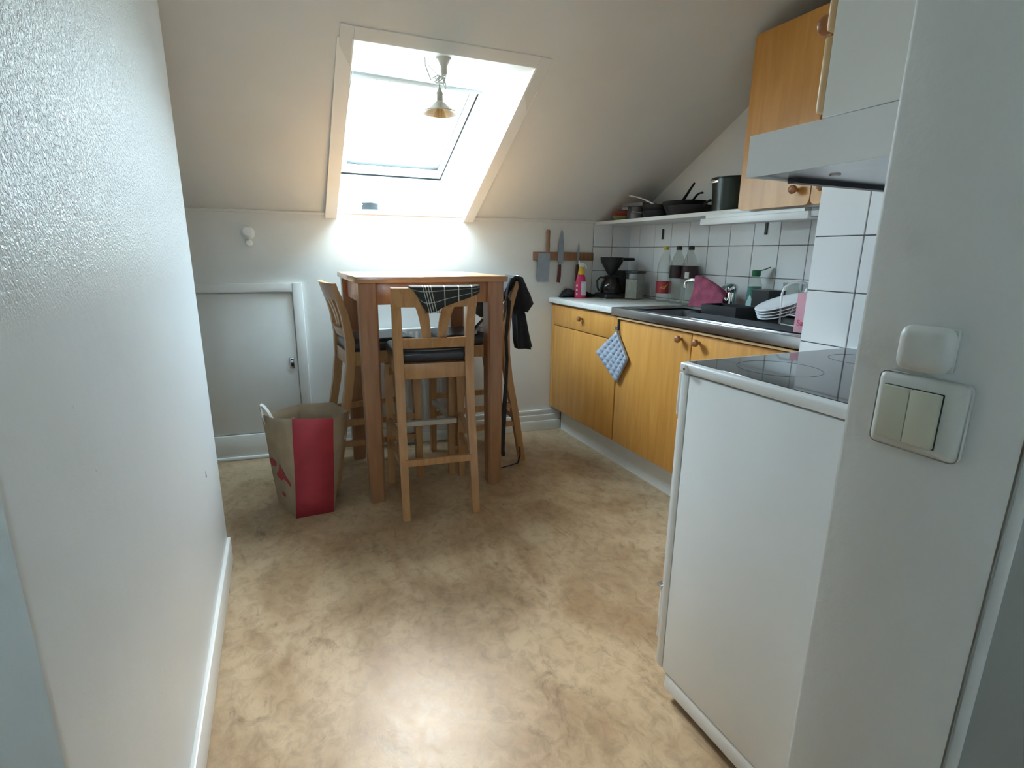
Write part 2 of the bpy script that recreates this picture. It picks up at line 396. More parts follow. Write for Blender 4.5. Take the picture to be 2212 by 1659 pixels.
ceil = struct('ceiling', mb, M['ceil'], 'sloping attic ceiling painted off white around the roof window', 'ceiling')
# reveals of the skylight shaft
def side_pts(x):
    return [(x, yb(x) - 0.0, KZ - 0.03), (x, 3.56, KZ - 0.03), (x, 3.56, 1.66), (x, 2.55, 2.12), (x, oyt(x), 1.98), (x, oyt(x), cz(x, oyt(x)))]
for x, dx in ((OX1 - .0015, 0.06), (OX0 + .0015, -0.06)):
    MB().prism(side_pts(x), (dx, 0, 0)).build('reveal', M['reveal'], ceil, smooth=False)
xa, xb_ = OX0 - .06, OX1 + .06
MB().hexa([(xa, oyt(xa) + .0005, cz(xa, oyt(xa))), (xb_, oyt(xb_) + .0005, cz(xb_, oyt(xb_))), (xb_, 2.60, cz(xb_, oyt(xb_)) + .004), (xa, 2.60, cz(xa, oyt(xa)) + .004), (xa, oyt(xa) + .0005, 2.14), (xb_, oyt(xb_) + .0005, 2.14), (xb_, 2.60, 2.14), (xa, 2.60, 2.14)]).build('reveal', M['reveal'], ceil, smooth=False)
MB().box(OX0 - .06, OX1 + .06, 3.49, 3.58, 1.36, 1.605).build('reveal', M['reveal'], ceil, smooth=False)

# low wall
mb = MB()
x0, x1 = -1.7, 2.4
mb.hexa([(x0, yb(x0), 0), (x1, yb(x1), 0), (x1, yb(x1) + .12, 0), (x0, yb(x0) + .12, 0), (x0, yb(x0), KZ), (x1, yb(x1), KZ), (x1, yb(x1) + .12, KZ + .0), (x0, yb(x0) + .12, KZ + .0)])
wall_back = struct('wall_back', mb, M['paint'], 'low white wall under the roof slope behind the table', 'wall')
# right wall
wall_right = struct('wall_right', MB().box(XR, 2.4, CHY, 3.3, 0, 2.42), M['paint'], 'right kitchen wall with a tiled splashback above the worktop', 'wall')
# tiled pier / wall right of the stove
wall_stove = struct('wall_stove', MB().box(CHX, 2.4, YS - .2, CHY, 0, 2.42), M['paint'], 'white tiled wall end beside the stove', 'wall')
# wall with the switches, turning behind the stove
mb = MB().box(XS, CHX, YS - 0.165, YS, 0, 2.42, 0.006, 2)
wall_switch = struct('wall_switch', mb, M['paint_grey'], 'grey white hallway wall carrying the light switch', 'wall', smooth=True)
# left partition (thick) with rough glossy paint
mb = MB().box(-1.7, XL, 0.619, 2.125, 0, 2.42, 0.008, 2)
wall_left = struct('wall_left', mb, M['gloss'], 'glossy white plastered partition wall filling the left side', 'wall', smooth=True)
for (y, z, r_) in ((.877, .866, .0026), (1.002, .376, .0032), (.84, .969, .0035)):
    MB().lathe([(r_, -.002), (r_ * .8, r_ * .15), (r_ * .3, r_ * .25)], (XL, y, z), 12, 'x').build('plaster_bump', M['gloss'], wall_left)
MB().prism([(XL - .002, 1.826, .470), (XL - .002, 1.812, .470), (XL - .002, 1.818, .492)], (.0026, 0, 0)).build('paint_chip', M['darkgap'], wall_left, smooth=False)
struct('wall_left_end', MB().box(-1.7, -1.6, 2.1, 3.5, 0, 2.42), M['paint'], 'far left end wall hidden behind the partition', 'wall')
# hallway around the camera
mb = MB()
HWX0, HWX1, HWZ0, HWZ1 = -0.30, 0.06, 1.50, 1.88                     # opening for an added, unseen window that brightens the foreground
mb.box(-1.7, HWX0, -1.7, -1.6, 0, 2.42); mb.box(HWX1, 2.4, -1.7, -1.6, 0, 2.42); mb.box(HWX0, HWX1, -1.7, -1.6, 0, HWZ0); mb.box(HWX0, HWX1, -1.7, -1.6, HWZ1, 2.42)
struct('wall_rear', mb, M['paint_grey'], 'hallway wall behind the viewer', 'wall')
mb = MB().box(-1.7, -1.2, -1.6, 0.62, 0, 2.42)
struct('wall_hall_left', mb, M['paint_grey'], 'hallway wall left of the viewer', 'wall')
mb = MB().box(1.05, 2.4, -1.6, YS - .165, 0, 2.42)
struct('wall_hall_right', mb, M['paint_grey'], 'hallway wall right of the viewer', 'wall')

hw = thing('fill_window', 'small added window behind the viewer, filling the foreground with light', 'window', (0, -1.65, 0), kind='structure')
mb = MB()
mb.box(HWX0, HWX1, -.03, .03, HWZ0, HWZ0 + .05); mb.box(HWX0, HWX1, -.03, .03, HWZ1 - .05, HWZ1)
mb.box(HWX0, HWX0 + .05, -.03, .03, HWZ0 + .05, HWZ1 - .05); mb.box(HWX1 - .05, HWX1, -.03, .03, HWZ0 + .05, HWZ1 - .05)
mb.build('window_frame', M['trim'], hw, smooth=False)
MB().box(HWX0 + .05, HWX1 - .05, -.003, .003, HWZ0 + .05, HWZ1 - .05).build('pane', M['pane'], hw, smooth=False)

# door casing at the right picture edge, its shade put into the colour
tr3 = thing('trim_3', 'door frame coloured dark for shade with a rounded bead at the right edge', 'door frame', (0, YS - .165, 0), kind='structure')
mb = MB(); mb.loft([[(XS + .0085 + .0035 * math.cos(PI * k / 8), -.009 * math.sin(PI * k / 8) - .0003, z) for k in range(9)] for z in (0.0, 2.08)])
mb.build('bead', M['paint_grey'], tr3)
MB().box(XS + .0008, XS + .0045, -.001, -.0003, 0, 2.08).build('shade_band', M['frame_shade'], tr3, smooth=False)  # thin dark strip painted as the shaded band at the wall edge
MB().box(XS + .0125, 1.02, -.004, -.0003, 0, 2.08, .001, 1).build('frame_board', M['frame_shade'], tr3)

# ---- tiles (each its own piece)
TP, TJ = 0.1535, 0.0032
tm = MB().box(-TP / 2 + TJ / 2, TP / 2 - TJ / 2, -0.003, 0.004, -TP / 2 + TJ / 2, TP / 2 - TJ / 2, 0.0012, 1).build('tile', M['tile'], smooth=False)
tile_mesh = tm.data; bpy.data.objects.remove(tm)
def tile(parent, loc, rz, w=None, h=None):
    o = bpy.data.objects.new('tile', tile_mesh); COL.objects.link(o); o.parent = parent
    o.location = loc; o.rotation_euler = (0, 0, rz)
    if w or h: o.scale = ((w or TP - TJ) / (TP - TJ), 1, (h or TP - TJ) / (TP - TJ))
    return o
# right wall splashback
MB().box(XR - .003, XR + .01, CHY, yb(XR) - .0, 0.89, 1.372).build('grout_bed', M['grout'], wall_right, smooth=False)
zrows = [(0.905, 0.9205), (0.9205, 1.074), (1.074, 1.2275), (1.2275, 1.372)]
ycol = 2.947 * 2.2 / 2.2
ys = [2.932 - TP * i for i in range(-1, 13)]
def right_tiles():
    edges = [yb(XR)] + [y for y in ys if y < yb(XR) - .01 and y > CHY + .01] + [CHY]
    for a, b in zip(edges[:-1], edges[1:]):
        for z0, z1 in zrows[1:]:
            wd = a - b - TJ; ht = z1 - z0 - TJ
            if wd < 0.01: continue
            tile(wall_right, (XR - .003, (a + b) / 2, (z0 + z1) / 2), -PI / 2, wd, ht)
        wd = a - b - TJ
        tile(wall_right, (XR - .003, (a + b) / 2, 0.9125), -PI / 2, wd, 0.012)
right_tiles()
# tiles round the corner on the low wall (two columns)
xb0 = 1.925
for a, b in ((1.925, 2.0635), (2.0635, 2.197)):
    for z0, z1 in zrows[1:]:
        xm = (a + b) / 2
        tile(wall_back, (xm, yb(xm) - .003, (z0 + z1) / 2), BKA, (b - a) - TJ, z1 - z0 - TJ)
mb = MB(); mb.hexa([(1.925, yb(1.925) - .003, .905), (2.2, yb(2.2) - .003, .905), (2.2, yb(2.2) + .01, .905), (1.925, yb(1.925) + .01, .905)] + [(1.925, yb(1.925) - .003, 1.372), (2.2, yb(2.2) - .003, 1.372), (2.2, yb(2.2) + .01, 1.372), (1.925, yb(1.925) + .01, 1.372)])
mb.build('grout_bed', M['grout'], wall_back, smooth=False)
# tiled pier
MB().box(CHX - .004, CHX + .01, YS, CHY - .002, 0.60, 1.70).build('grout_bed', M['grout'], wall_stove, smooth=False)
yy = [CHY - .001, 0.978, 0.978 - TP, 0.978 - 2 * TP, YS]
for a, b in zip(yy[:-1], yy[1:]):
    for k in range(-2, 5):
        z0 = 0.9215 + 0.1552 * k
        tile(wall_stove, (CHX - .005, (a + b) / 2, z0 + .0776), -PI / 2, a - b - TJ, 0.1552 - TJ)

# ---- skylight window
win = thing('window_1', 'bright roof window with white sash in the sloping ceiling', 'roof window', (0, 3.49, 1.60), kind='structure', rot=(-WIN_A, 0, 0))
def ring(x0, x1, v0, v1, wl, wb, wr, wt, n0, n1, name, mat, bev=.003):
    m_ = MB()
    m_.box(x0, x1, -v0 - wb, -v0, n0, n1, bev); m_.box(x0, x1, -v1, -v1 + wt, n0, n1, bev)
    m_.box(x0, x0 + wl, -v1 + wt, -v0 - wb, n0, n1, bev); m_.box(x1 - wr, x1, -v1 + wt, -v0 - wb, n0, n1, bev)
    return m_.build(name, mat, win)
ring(OX0 - .02, OX1 + .02, -0.02, 0.98, .072, .072, .072, .09, -.005, .07, 'window_frame', M['reveal'])
sash = ring(OX0 + .055, OX1 - .055, .056, .905, .036, .086, .036, .05, .008, .07, 'sash', M['trim'])
ring(OX0 + .088, OX1 - .088, .139, .862, .006, .006, .006, .006, .012, .03, 'gasket', M['rubber'], .001)
MB().box(OX0 + .09, OX1 - .09, -.857, -.142, .030, .034).build('pane', M['pane'], win, smooth=False)
MB().box(OX0 + .05, OX1 - .06, -.905, -.880, -.040, -.018, .004).build('control_bar', M['barmetal'], win)
ring(OX0 + .0505, OX1 - .0505, .0515, .9095, .004, .004, .004, .004, .000, .02, 'rubber_seal', M['rubber'], .0005)
mb = MB(); e_ = 0.008
mb.hexa([(OX0, yb(OX0) - e_, KZ - .002), (OX1, yb(OX1) - e_, KZ - .002), (OX1, 3.49, KZ - .002), (OX0, 3.49, KZ - .002), (OX0, yb(OX0) - e_, KZ + .022), (OX1, yb(OX1) - e_, KZ + .022), (OX1, 3.49, KZ + .022), (OX0, 3.49, KZ + .022)], .003)
o = mb.build('windowsill', M['reveal']); tag(o, 'white ledge below the roof window holding two small pots', 'windowsill', kind='structure')
SILLZ = KZ + .022

# trim boards round the skylight, on the slope
def onslope(x, y, d): # d metres below the slope
    n_ = Vector((CT * BK, -CT, -1)).normalized(); n_ = Vector((-CT * BK, CT, 1)).normalized()
    p = Vector((x, y, cz(x, y))) - n_ * d
    return tuple(p)
mb = MB()
def slab(x0, x1, y0a, y0b, y1a, y1b, t):
    mb.hexa([onslope(x0, y0a, t), onslope(x1, y0b, t), onslope(x1, y1b, t), onslope(x0, y1a, t), onslope(x0, y0a, -.005), onslope(x1, y0b, -.005), onslope(x1, y1b, -.005), onslope(x0, y1a, -.005)], .002, 1)
W_ = 0.052
slab(OX0 - W_, OX0 - .002, oyt(OX0) - W_, oyt(OX0) - W_, yb(OX0 - W_) - .01, yb(OX0) - .01, .003)
slab(OX1 + .002, OX1 + W_, oyt(OX1) - W_, oyt(OX1) - W_, yb(OX1) - .01, yb(OX1 + W_) - .01, .003)
slab(OX0 - .002, OX1 + .002, oyt(OX0) - W_, oyt(OX1) - W_, oyt(OX0) - .002, oyt(OX1) - .002, .003)
tag(mb.build('trim_1', M['ceil'], smooth=False), 'flat painted board framing the roof window opening', 'trim', kind='structure')
mb = MB()
for xa, xb_ in ((-1.6, OX0 - W_ - .005), (OX1 + W_ + .005, 2.19)):
    mb.tube([(xa, yb(xa) - .004, KZ - .004), (xb_, yb(xb_) - .004, KZ - .004)], .009, 8)
tag(mb.build('trim_2', M['paint']), 'thin rounded moulding where low wall meets slope', 'trim', kind='structure')

# baseboards
bb = thing('baseboard_back', 'stepped white skirting board along the low wall', 'skirting board', (0, YB0, 0), BKA, kind='structure')
for nm, z0, z1, d in (('board', 0.0, 0.068, .024), ('board', .068, .108, .018), ('board', .108, .143, .012)):
    MB().box(0.135, 1.735, -d, 0.0, z0, z1, .004).build(nm, M['trim'], bb)
mb = MB().box(XL - .002, XL + .012, 0.60, 2.118, 0, 0.10, .004)
tag(mb.build('baseboard_left', M['trim']), 'narrow white skirting board along the left partition', 'skirting board', kind='structure')

# hatch door in the low wall
hd = thing('door_1', 'low white storage hatch in the wall behind the paper bag', 'hatch', (0, YB0, 0), BKA, kind='structure')
MB().box(-0.75, 0.0755, -.010, 0.01, 0.152, 0.949, .003).build('door_panel', M['hatch'], hd)
f_ = MB().box(.080, .132, -.022, .01, .0, 1.004, .003); f_.build('casing', M['trim'], hd)
MB().box(-.85, .0795, -.022, .01, .955, 1.004, .003).build('casing', M['trim'], hd)
MB().box(-.85, .0795, -.022, .01, .005, .147, .003).build('casing', M['hatch'], hd)
MB().box(-.85, .0795, -.034, .0, .0, .020, .006).build('casing', M['trim'], hd)
lt = MB().box(.034, .060, -.016, -.008, .520, .584, .002).build('latch_plate', M['steel'], hd)
MB().box(.040, .055, -.0165, -.012, .532, .578, .001).build('latch_hole', M['black'], lt)
MB().box(.042, .054, -.026, -.014, .553, .570, .003).build('latch_bolt', M['chrome'], lt)
# ------------------------------------------------------------------ kitchen run
def backy(x): return yb(x) - .004
def knob(parent, loc, axis='x', r=.017, mat='knob'):
    s_ = -1
    prof = [(.007, 0), (.006, .010), (.008, .014), (r * .9, .019), (r, .026), (r * .85, .033), (r * .4, .037)]
    m_ = MB()
    if axis == 'x': m_.lathe([(a, -b) for a, b in prof], loc, 16, 'x')
    else: m_.lathe(prof, loc, 16, 'y')
    return m_.build('knob', M[mat], parent)
FX = 1.645                    # face of the fronts
c1 = thing('base_cabinet', 'orange wooden base cabinet with drawer next to the low wall', 'cabinet', (0, 0, 0))
mb = MB(); mb.hexa([(FX + .02, 2.333, .165), (2.19, 2.333, .165), (2.19, backy(2.19), .165), (FX + .02, backy(FX), .165), (FX + .02, 2.333, .868), (2.19, 2.333, .868), (2.19, backy(2.19), .868), (FX + .02, backy(FX), .868)])
mb.build('carcass', M['cabedge'], c1, smooth=False)
MB().box(FX + .002, FX + .02, 3.052, backy(FX) - .001, .166, .862, .001, 1).build('filler_strip', M['cab'], c1)
d = MB().box(FX, FX + .018, 2.338, 3.048, .731, .858, .003).build('drawer_front', M['cab'], c1); knob(d, (FX, 2.70, .806))
MB().box(FX, FX + .018, 2.338, 3.048, .168, .726, .003).build('door', M['cab'], c1)
c2 = thing('base_cabinet', 'orange wooden double door cabinet below the steel sink', 'cabinet', (0, 0, 0))
mb = MB()
for a in ((FX + .02, 2.19, CHY + .004, CHY + .022, .165, .861), (FX + .02, 2.19, 2.312, 2.330, .165, .861), (FX + .02, 2.19, CHY + .022, 2.312, .165, .183), (2.18, 2.19, CHY + .022, 2.312, .183, .861), (FX + .02, FX + .05, CHY + .022, 2.312, .80, .861)):
    mb.box(*a)
mb.build('carcass', M['cabedge'], c2, smooth=False)
d = MB().box(FX, FX + .018, 1.782, 2.328, .168, .843, .003).build('door', M['cab'], c2); knob(d, (FX, 1.842, .812))
d = MB().box(FX, FX + .018, CHY + .01, 1.777, .168, .843, .003).build('door', M['cab'], c2); knob(d, (FX, 1.732, .811))
mb = MB(); mb.hexa([(1.722, CHY + .004, 0), (1.74, CHY + .004, 0), (1.74, backy(1.74) - .03, 0), (1.722, backy(1.722) - .03, 0), (1.722, CHY + .004, .166), (1.74, CHY + .004, .166), (1.74, backy(1.74) - .03, .166), (1.722, backy(1.722) - .03, .166)])
tag(mb.build('plinth', M['white'], smooth=False), 'white recessed plinth under the orange cabinets', 'plinth')
# worktop
WZ = 0.905; WX = 1.622
mb = MB(); mb.hexa([(WX, 2.372, .872), (2.197, 2.372, .872), (2.197, backy(2.197), .872), (WX, backy(WX), .872), (WX, 2.372, WZ), (2.197, 2.372, WZ), (2.197, backy(2.197), WZ), (WX, backy(WX), WZ)], .004)
tag(mb.build('worktop', M['worktop']), 'pale laminate worktop beside the steel sink', 'worktop')
# steel sink unit
sk = thing('sink_top', 'stainless steel sink and draining board set into the worktop run', 'sink', (0, 0, 0))
B0x, B1x, B0y, B1y = 1.715, 2.03, 1.93, 2.29
mb = MB()
for a in ((WX, B0x, CHY + .003, 2.370), (B1x, 2.197, CHY + .003, 2.370), (B0x, B1x, CHY + .003, B0y), (B0x, B1x, B1y, 2.370)):
    mb.box(a[0], a[1], a[2], a[3], .890, .900)
mb.box(WX - .001, WX + .012, CHY + .003, 2.370, .8645, .9065, .003)
mb.box(WX, 2.197, 2.358, 2.371, .88, .906, .002)
mb.build('deck', M['steel'], sk)
mb = MB()
zb = .745
mb.box(B0x, B1x, B0y, B1y, zb - .003, zb)
mb.box(B0x - .003, B0x, B0y, B1y, zb, .898); mb.box(B1x, B1x + .003, B0y, B1y, zb, .898)
mb.box(B0x - .003, B1x + .003, B0y - .003, B0y, zb, .898); mb.box(B0x - .003, B1x + .003, B1y, B1y + .003, zb, .898)
mb.build('bowl', M['dullsteel'], sk, smooth=False)
MB().lathe([(.035, zb + .001), (.035, zb + .004), (.02, zb + .003)], ((B0x + B1x) / 2, (B0y + B1y) / 2, 0), 20).build('drain', M['chrome'], sk)
for i in range(9):
    x = 1.70 + i * .045
    MB().box(x, x + .014, CHY + .06, 1.86, .8995, .9035, .002).build('drain_rib', M['steel'], sk)
MB().box(WX + .010, WX + .040, CHY + .004, 2.328, .8485, .8585, .001, 1).build('support_rail', M['cabedge'], sk)

# shelf, lamp strip, wall cabinet
sh = MB().box(1.93, 2.197, 1.822, backy(2.0) - .0, 1.372, 1.386, .002)
SHZ = 1.386
sh = MB(); sh.hexa([(1.93, 1.20, 1.363), (2.197, 1.20, 1.363), (2.197, backy(2.197), 1.363), (1.93, backy(1.93), 1.363), (1.93, 1.20, SHZ - .003), (2.197, 1.20, SHZ - .003), (2.197, backy(2.197), SHZ - .003), (1.93, backy(1.93), SHZ - .003)], .002)
tag(sh.build('shelf', M['white']), 'long white wall shelf carrying pots and pans', 'shelf')
SHZ = 1.383
lf = thing('strip_light', 'white under shelf strip lamp above the sink', 'lamp', (0, 0, 0))
MB().box(1.895, 1.965, 1.49, 2.07, 1.318, 1.348, .004).build('housing', M['whiteplastic'], lf)
MB().box(1.905, 1.955, 1.44, 1.49, 1.326, 1.348, .003).build('end_cap', M['greycard'], lf)
MB().box(1.91, 1.95, 1.52, 2.05, 1.348, 1.362).build('mounting', M['white'], lf)
wc = thing('wall_cabinet', 'orange wall cabinet with two doors hanging over the shelf', 'cabinet', (0, 0, 0))
MB().hexa([(1.905, CHY + .004, 1.384), (2.195, CHY + .004, 1.384), (2.195, 1.825, 1.384), (1.905, 1.825, 1.384), (1.905, CHY + .004, 2.06), (2.195, CHY + .004, 2.06), (2.195, 1.825, 2.035), (1.905, 1.825, 2.045)]).build('carcass', M['cabedge'], wc, smooth=False)
def rdoor(y0, y1, z0, z1, x0, x1, r=.02, n=5):
    pts = []
    for (cy, cz_, a0) in ((y1 - r, z1 - r, 0), (y0 + r, z1 - r, 90), (y0 + r, z0 + r, 180), (y1 - r, z0 + r, 270)):
        for i in range(n + 1):
            a = math.radians(a0 + 90 * i / n); pts.append((x0, cy + r * math.cos(a), cz_ + r * math.sin(a)))
    return MB().prism(pts, (x1 - x0, 0, 0))
d = rdoor(1.487, 1.832, 1.369, 2.052, 1.885, 1.903).build('door', M['cab'], wc); knob(d, (1.885, 1.545, 1.428), r=.017)
d = rdoor(CHY + .01, 1.482, 1.369, 2.052, 1.885, 1.903).build('door', M['cab'], wc); knob(d, (1.885, 1.425, 1.428), r=.017)

# stove, hood, cabinet above the hood
SX0, SX1 = 0.876, 1.472
st = thing('stove', 'white freestanding stove with black glass hob seen from its side', 'stove', (0, 0, 0))
MB().box(SX0, SX1, YS + .004, .945, .075, .897, .003).build('body', M['enamel'], st)
MB().box(SX0, SX1, .947, .972, .075, .897, .003).build('front_frame', M['enamel'], st)
MB().box(SX0 + .002, SX1 - .002, YS + .004, .935, .022, .072, .004).build('skirt', M['enamel'], st)
MB().box(SX0 + .03, SX1 - .03, YS + .03, .90, .0, .03).build('foot_gap_shade', M['darkgap'], st, smooth=False)  # feet as one near-black block, shade of the gap put into its colour
tp = MB().box(SX0 - .002, SX1 + .002, YS + .004, .980, .899, .925, .007, 3).build('top_frame', M['enamel'], st)
MB().box(SX0 + .014, SX1 - .014, YS + .03, .966, .9245, .9262, .0005, 1).build('hob_glass', M['blackgloss'], tp)
for (cx_, cy_, rr) in ((1.03, .83, .09), (1.32, .83, .075), (1.03, .55, .075), (1.32, .55, .09)):
    MB().lathe([(rr, .9262), (rr, .9265), (rr - .002, .9265), (rr - .002, .9262)], (cx_, cy_, 0), 32, cap=False).build('cooking_ring', M['ringgrey'], tp)
sw = MB().lathe([(.0095, 0), (.0095, -.003), (.006, -.0045)], (SX0 - .002, .957, .911), 18, 'x').build('screw', M['whiteplastic'], st)
MB().box(SX0 - .0072, SX0 - .005, .9548, .9592, .9088, .9132).build('screw_slot', M['darkgap'], sw)
p_ = MB().box(SX0 + .004, SX1 - .004, .9725, .985, .79, .897, .003).build('control_panel', M['cabedge'], st)
p_.data.materials.clear(); p_.data.materials.append(M['white'])
for i in range(5):
    MB().lathe([(.018, 0), (.016, .018), (.006, .02)], (SX0 + .09 + i * .10, .985, .845), 16, 'y').build('dial', M['whiteplastic'], p_)
dr = MB().box(SX0 + .004, SX1 - .004, .9725, .978, .318, .78, .002).build('oven_door', M['enamel'], st)
MB().box(SX0 + .08, SX1 - .08, .978, .980, .38, .68, .0005).build('oven_window', M['blackgloss'], dr)
MB().box(SX0 + .04, SX1 - .04, .978, 1.006, .735, .755, .005).build('handle', M['white'], dr)
dw = MB().box(SX0 + .004, SX1 - .004, .9725, .984, .150, .300, .003).build('drawer', M['enamel'], st)
MB().box(SX0 + .001, SX1 - .001, .980, .996, .301, .311, .002).build('drawer_lip', M['chrome'], dw)

hd_ = thing('cooker_hood', 'slim white cooker hood above the stove', 'cooker hood', (0, 0, 0))
MB().box(SX0, SX1, YS + .004, .838, 1.338, 1.400, .002).build('body', M['enamel'], hd_)
MB().box(SX0 - .0012, SX0 + .003, YS + .004, .8385, 1.3235, 1.4003, .0004, 1).build('side_panel', M['enamel'], hd_)
MB().box(SX0 + .0035, SX1, .826, .838, 1.324, 1.3378).build('front_lip', M['enamel'], hd_, smooth=False)
u_ = MB().box(SX0 + .004, SX1 - .004, YS + .01, .824, 1.327, 1.337).build('underside', M['steel'], hd_, smooth=False)
MB().box(SX0 + .10, SX1 - .02, .805, .8245, 1.318, 1.3275).build('switch_bar', M['black'], u_, smooth=False)
for (x, y) in ((1.02, .62), (.97, .52), (1.0, .74)):
    MB().lathe([(.011, 1.327), (.009, 1.324), (.002, 1.3235)], (x, y, 0), 14).build('button', M['dullsteel'], u_)
hc = thing('hood_cabinet', 'white sided cabinet with wooden doors above the cooker hood', 'cabinet', (0, 0, 0))
MB().box(SX0, SX1, YS + .004, .688, 1.4015, 2.38, .001, 1).build('carcass', M['white'], hc)
MB().box(SX0 + .002, SX1 - .002, .690, .705, 1.412, 1.530, .004).build('door', M['cabedge'], hc)
d = MB().box(SX0 + .002, SX1 - .002, .690, .705, 1.538, 2.37, .004).build('door', M['cabedge'], hc)
knob(d, (SX0 + .035, .705, 1.562), 'y', .017)

# ------------------------------------------------------------------ table
TX0, TX1, TY0, TY1, TZ = .309, 1.022, 2.372, 3.085, 1.071
tb = thing('bar_table', 'tall brown wooden bar table under the roof window', 'table', ((TX0 + TX1) / 2, (TY0 + TY1) / 2, 0))
hx, hy = (TX1 - TX0) / 2, (TY1 - TY0) / 2
MB().box(-hx, hx, -hy, hy, TZ - .028, TZ, .004).build('tabletop', M['tabletop'], tb)
for sx in (-1, 1):
    for sy in (-1, 1):
        cx_, cy_ = sx * (hx - .055), sy * (hy - .055)
        rings = []
        for z, h in ((0, .033), (.02, .035), (.5, .039), (TZ - .029, .041)):
            b = .010
            rings.append([(cx_ + a * h, cy_ + c * h, z) for a, c in ((-1 + b / h, -1), (1 - b / h, -1), (1, -1 + b / h), (1, 1 - b / h), (1 - b / h, 1), (-1 + b / h, 1), (-1, 1 - b / h), (-1, -1 + b / h))])
        MB().loft(rings).build('leg', M['table'], tb)
for sy in (-1, 1):
    y = sy * (hy - .045)
    MB().box(-hx + .085, hx - .085, y - .010, y + .010, TZ - .125, TZ - .029, .002).build('table_apron', M['table'], tb)
for sx in (-1, 1):
    x = sx * (hx - .045)
    MB().box(x - .010, x + .010, -hy + .085, hy - .085, TZ - .125, TZ - .029, .002).build('table_apron', M['table'], tb)

# ------------------------------------------------------------------ bar chairs
def rail_y(x): return -.222 - .028 * (1 - (x / .185) ** 2)
def make_chair(label):
    t = thing('bar_chair', label, 'chair', group='bar chairs round the tall table')
    for s_ in (-1, 1):
        path = [(s_ * .160, -.275, 0), (s_ * .159, -.252, .14), (s_ * .158, -.222, .32), (s_ * .157, -.185, .5), (s_ * .157, -.166, .64), (s_ * .158, -.163, .76), (s_ * .160, -.180, .88), (s_ * .163, -.206, .97), (s_ * .165, -.225, 1.025)]
        MB().strip(path, (1, 0, 0), [.032, .034, .036, .038, .040, .040, .040, .038, .036], [.034, .036, .038, .040, .042, .040, .034, .028, .024]).build('rear_leg', M['chair'], t)
        fp = [(s_ * .186, .160, 0), (s_ * .185, .158, .2), (s_ * .182, .155, .45), (s_ * .178, .150, .64)]
        MB().strip(fp, (1, 0, 0), [.030, .033, .037, .040], [.032, .034, .038, .042]).build('front_leg', M['chair'], t)
        # side apron, arched into the front leg
        pts = [(s_ * .170, -.150, .632), (s_ * .174, .06, .640), (s_ * .177, .10, .625), (s_ * .178, .13, .585), (s_ * .178, .155, .585), (s_ * .178, .168, .70), (s_ * .170, -.150, .70)]
        MB().prism(pts, (-s_ * .022, 0, 0)).build('side_apron', M['chair'], t)
        MB().strip([(s_ * .158, -.215, .345), (s_ * .183, .156, .345)], (0, 0, 1), .030, .018).build('side_stretcher', M['chair'], t)
        MB().strip([(s_ * .158, -.235, .235), (s_ * .184, .157, .235)], (0, 0, 1), .028, .018).build('side_stretcher', M['chair'], t)
    MB().box(-.160, .160, .140, .162, .635, .70, .003).build('front_apron', M['chair'], t)
    MB().box(-.140, .140, -.178, -.156, .628, .698, .003).build('rear_apron', M['chair'], t)
    # curved top rail, lower back rail
    def rail(z0, z1, hw, bow, th, y_at):
        rings = []
        for i in range(11):
            x = -hw + 2 * hw * i / 10
            y = y_at - bow * (1 - (x / hw) ** 2)
            lean = (z1 - z0) * .30
            rings.append([(x, y - th / 2, z0), (x, y + th / 2, z0), (x, y + th / 2 - lean, z1), (x, y - th / 2 - lean, z1)])
        return MB().loft(rings)
    rail(.950, 1.032, .184, .022, .024, -.200).build('top_rail', M['chair'], t)
    rail(.768, .812, .140, .012, .022, -.165).build('lower_back_rail', M['chair'], t)
    for s_ in (-1, 1):
        pth = []; wd = []
        for i in range(7):
            k = i / 6; z = .805 + .155 * k
            pth.append((s_ * (.034 + .004 * k + .022 * k * k), -.178 - .006 * k - .036 * k * k, z)); wd.append(.040 + .014 * k * k)
        MB().strip(pth, (1, 0, 0), wd, .012).build('back_slat', M['chair'], t)
    # cushion
    rings = []
    for z, g in ((.700, -.012), (.706, 0), (.735, .004), (.750, -.002), (.757, -.016), (.760, -.05)):
        ring_ = []
        for (cx_, cy_, a0) in ((.142, .130, 0), (-.142, .130, 90), (-.125, -.125, 180), (.125, -.125, 270)):
            for i in range(6):
                a = math.radians(a0 + 90 * i / 5); rr = .045 + g
                ring_.append((cx_ + rr * math.cos(a) if rr > 0 else cx_, cy_ + rr * math.sin(a) if rr > 0 else cy_, z))
        rings.append(ring_)
    MB().loft(rings).build('seat_cushion', M['vinyl'], t, ang=60)
    fr = MB().box(-.172, .172, .144, .170, .300, .326, .003).build('foot_rest', M['chair'], t)
    MB().box(-.160, .160, .1425, .1715, .3035, .3300, .001, 1).build('metal_strip', M['stripmetal'], fr)
    MB().strip([(-.150, -.244, .262), (.150, -.244, .262)], (0, 0, 1), .030, .020).build('rear_stretcher', M['chair'], t)
    return t
ch1 = make_chair('honey wooden bar chair in front with a plaid cloth on its back')
ch1.location = (.636, 2.425, 0); ch1.rotation_euler = (0, 0, math.radians(-6.2))
ch2 = copy_tree(ch1); ch2['label'] = 'honey wooden bar chair on the left, beside the paper bag'
ch2.location = (.452, 2.80, 0); ch2.rotation_euler = (0, 0, math.radians(-90 + 4))
ch3 = copy_tree(ch1); ch3['label'] = 'bar chair on the right draped with black aprons'
ch3.location = (.955, 2.79, 0); ch3.rotation_euler = (0, 0, math.radians(90))
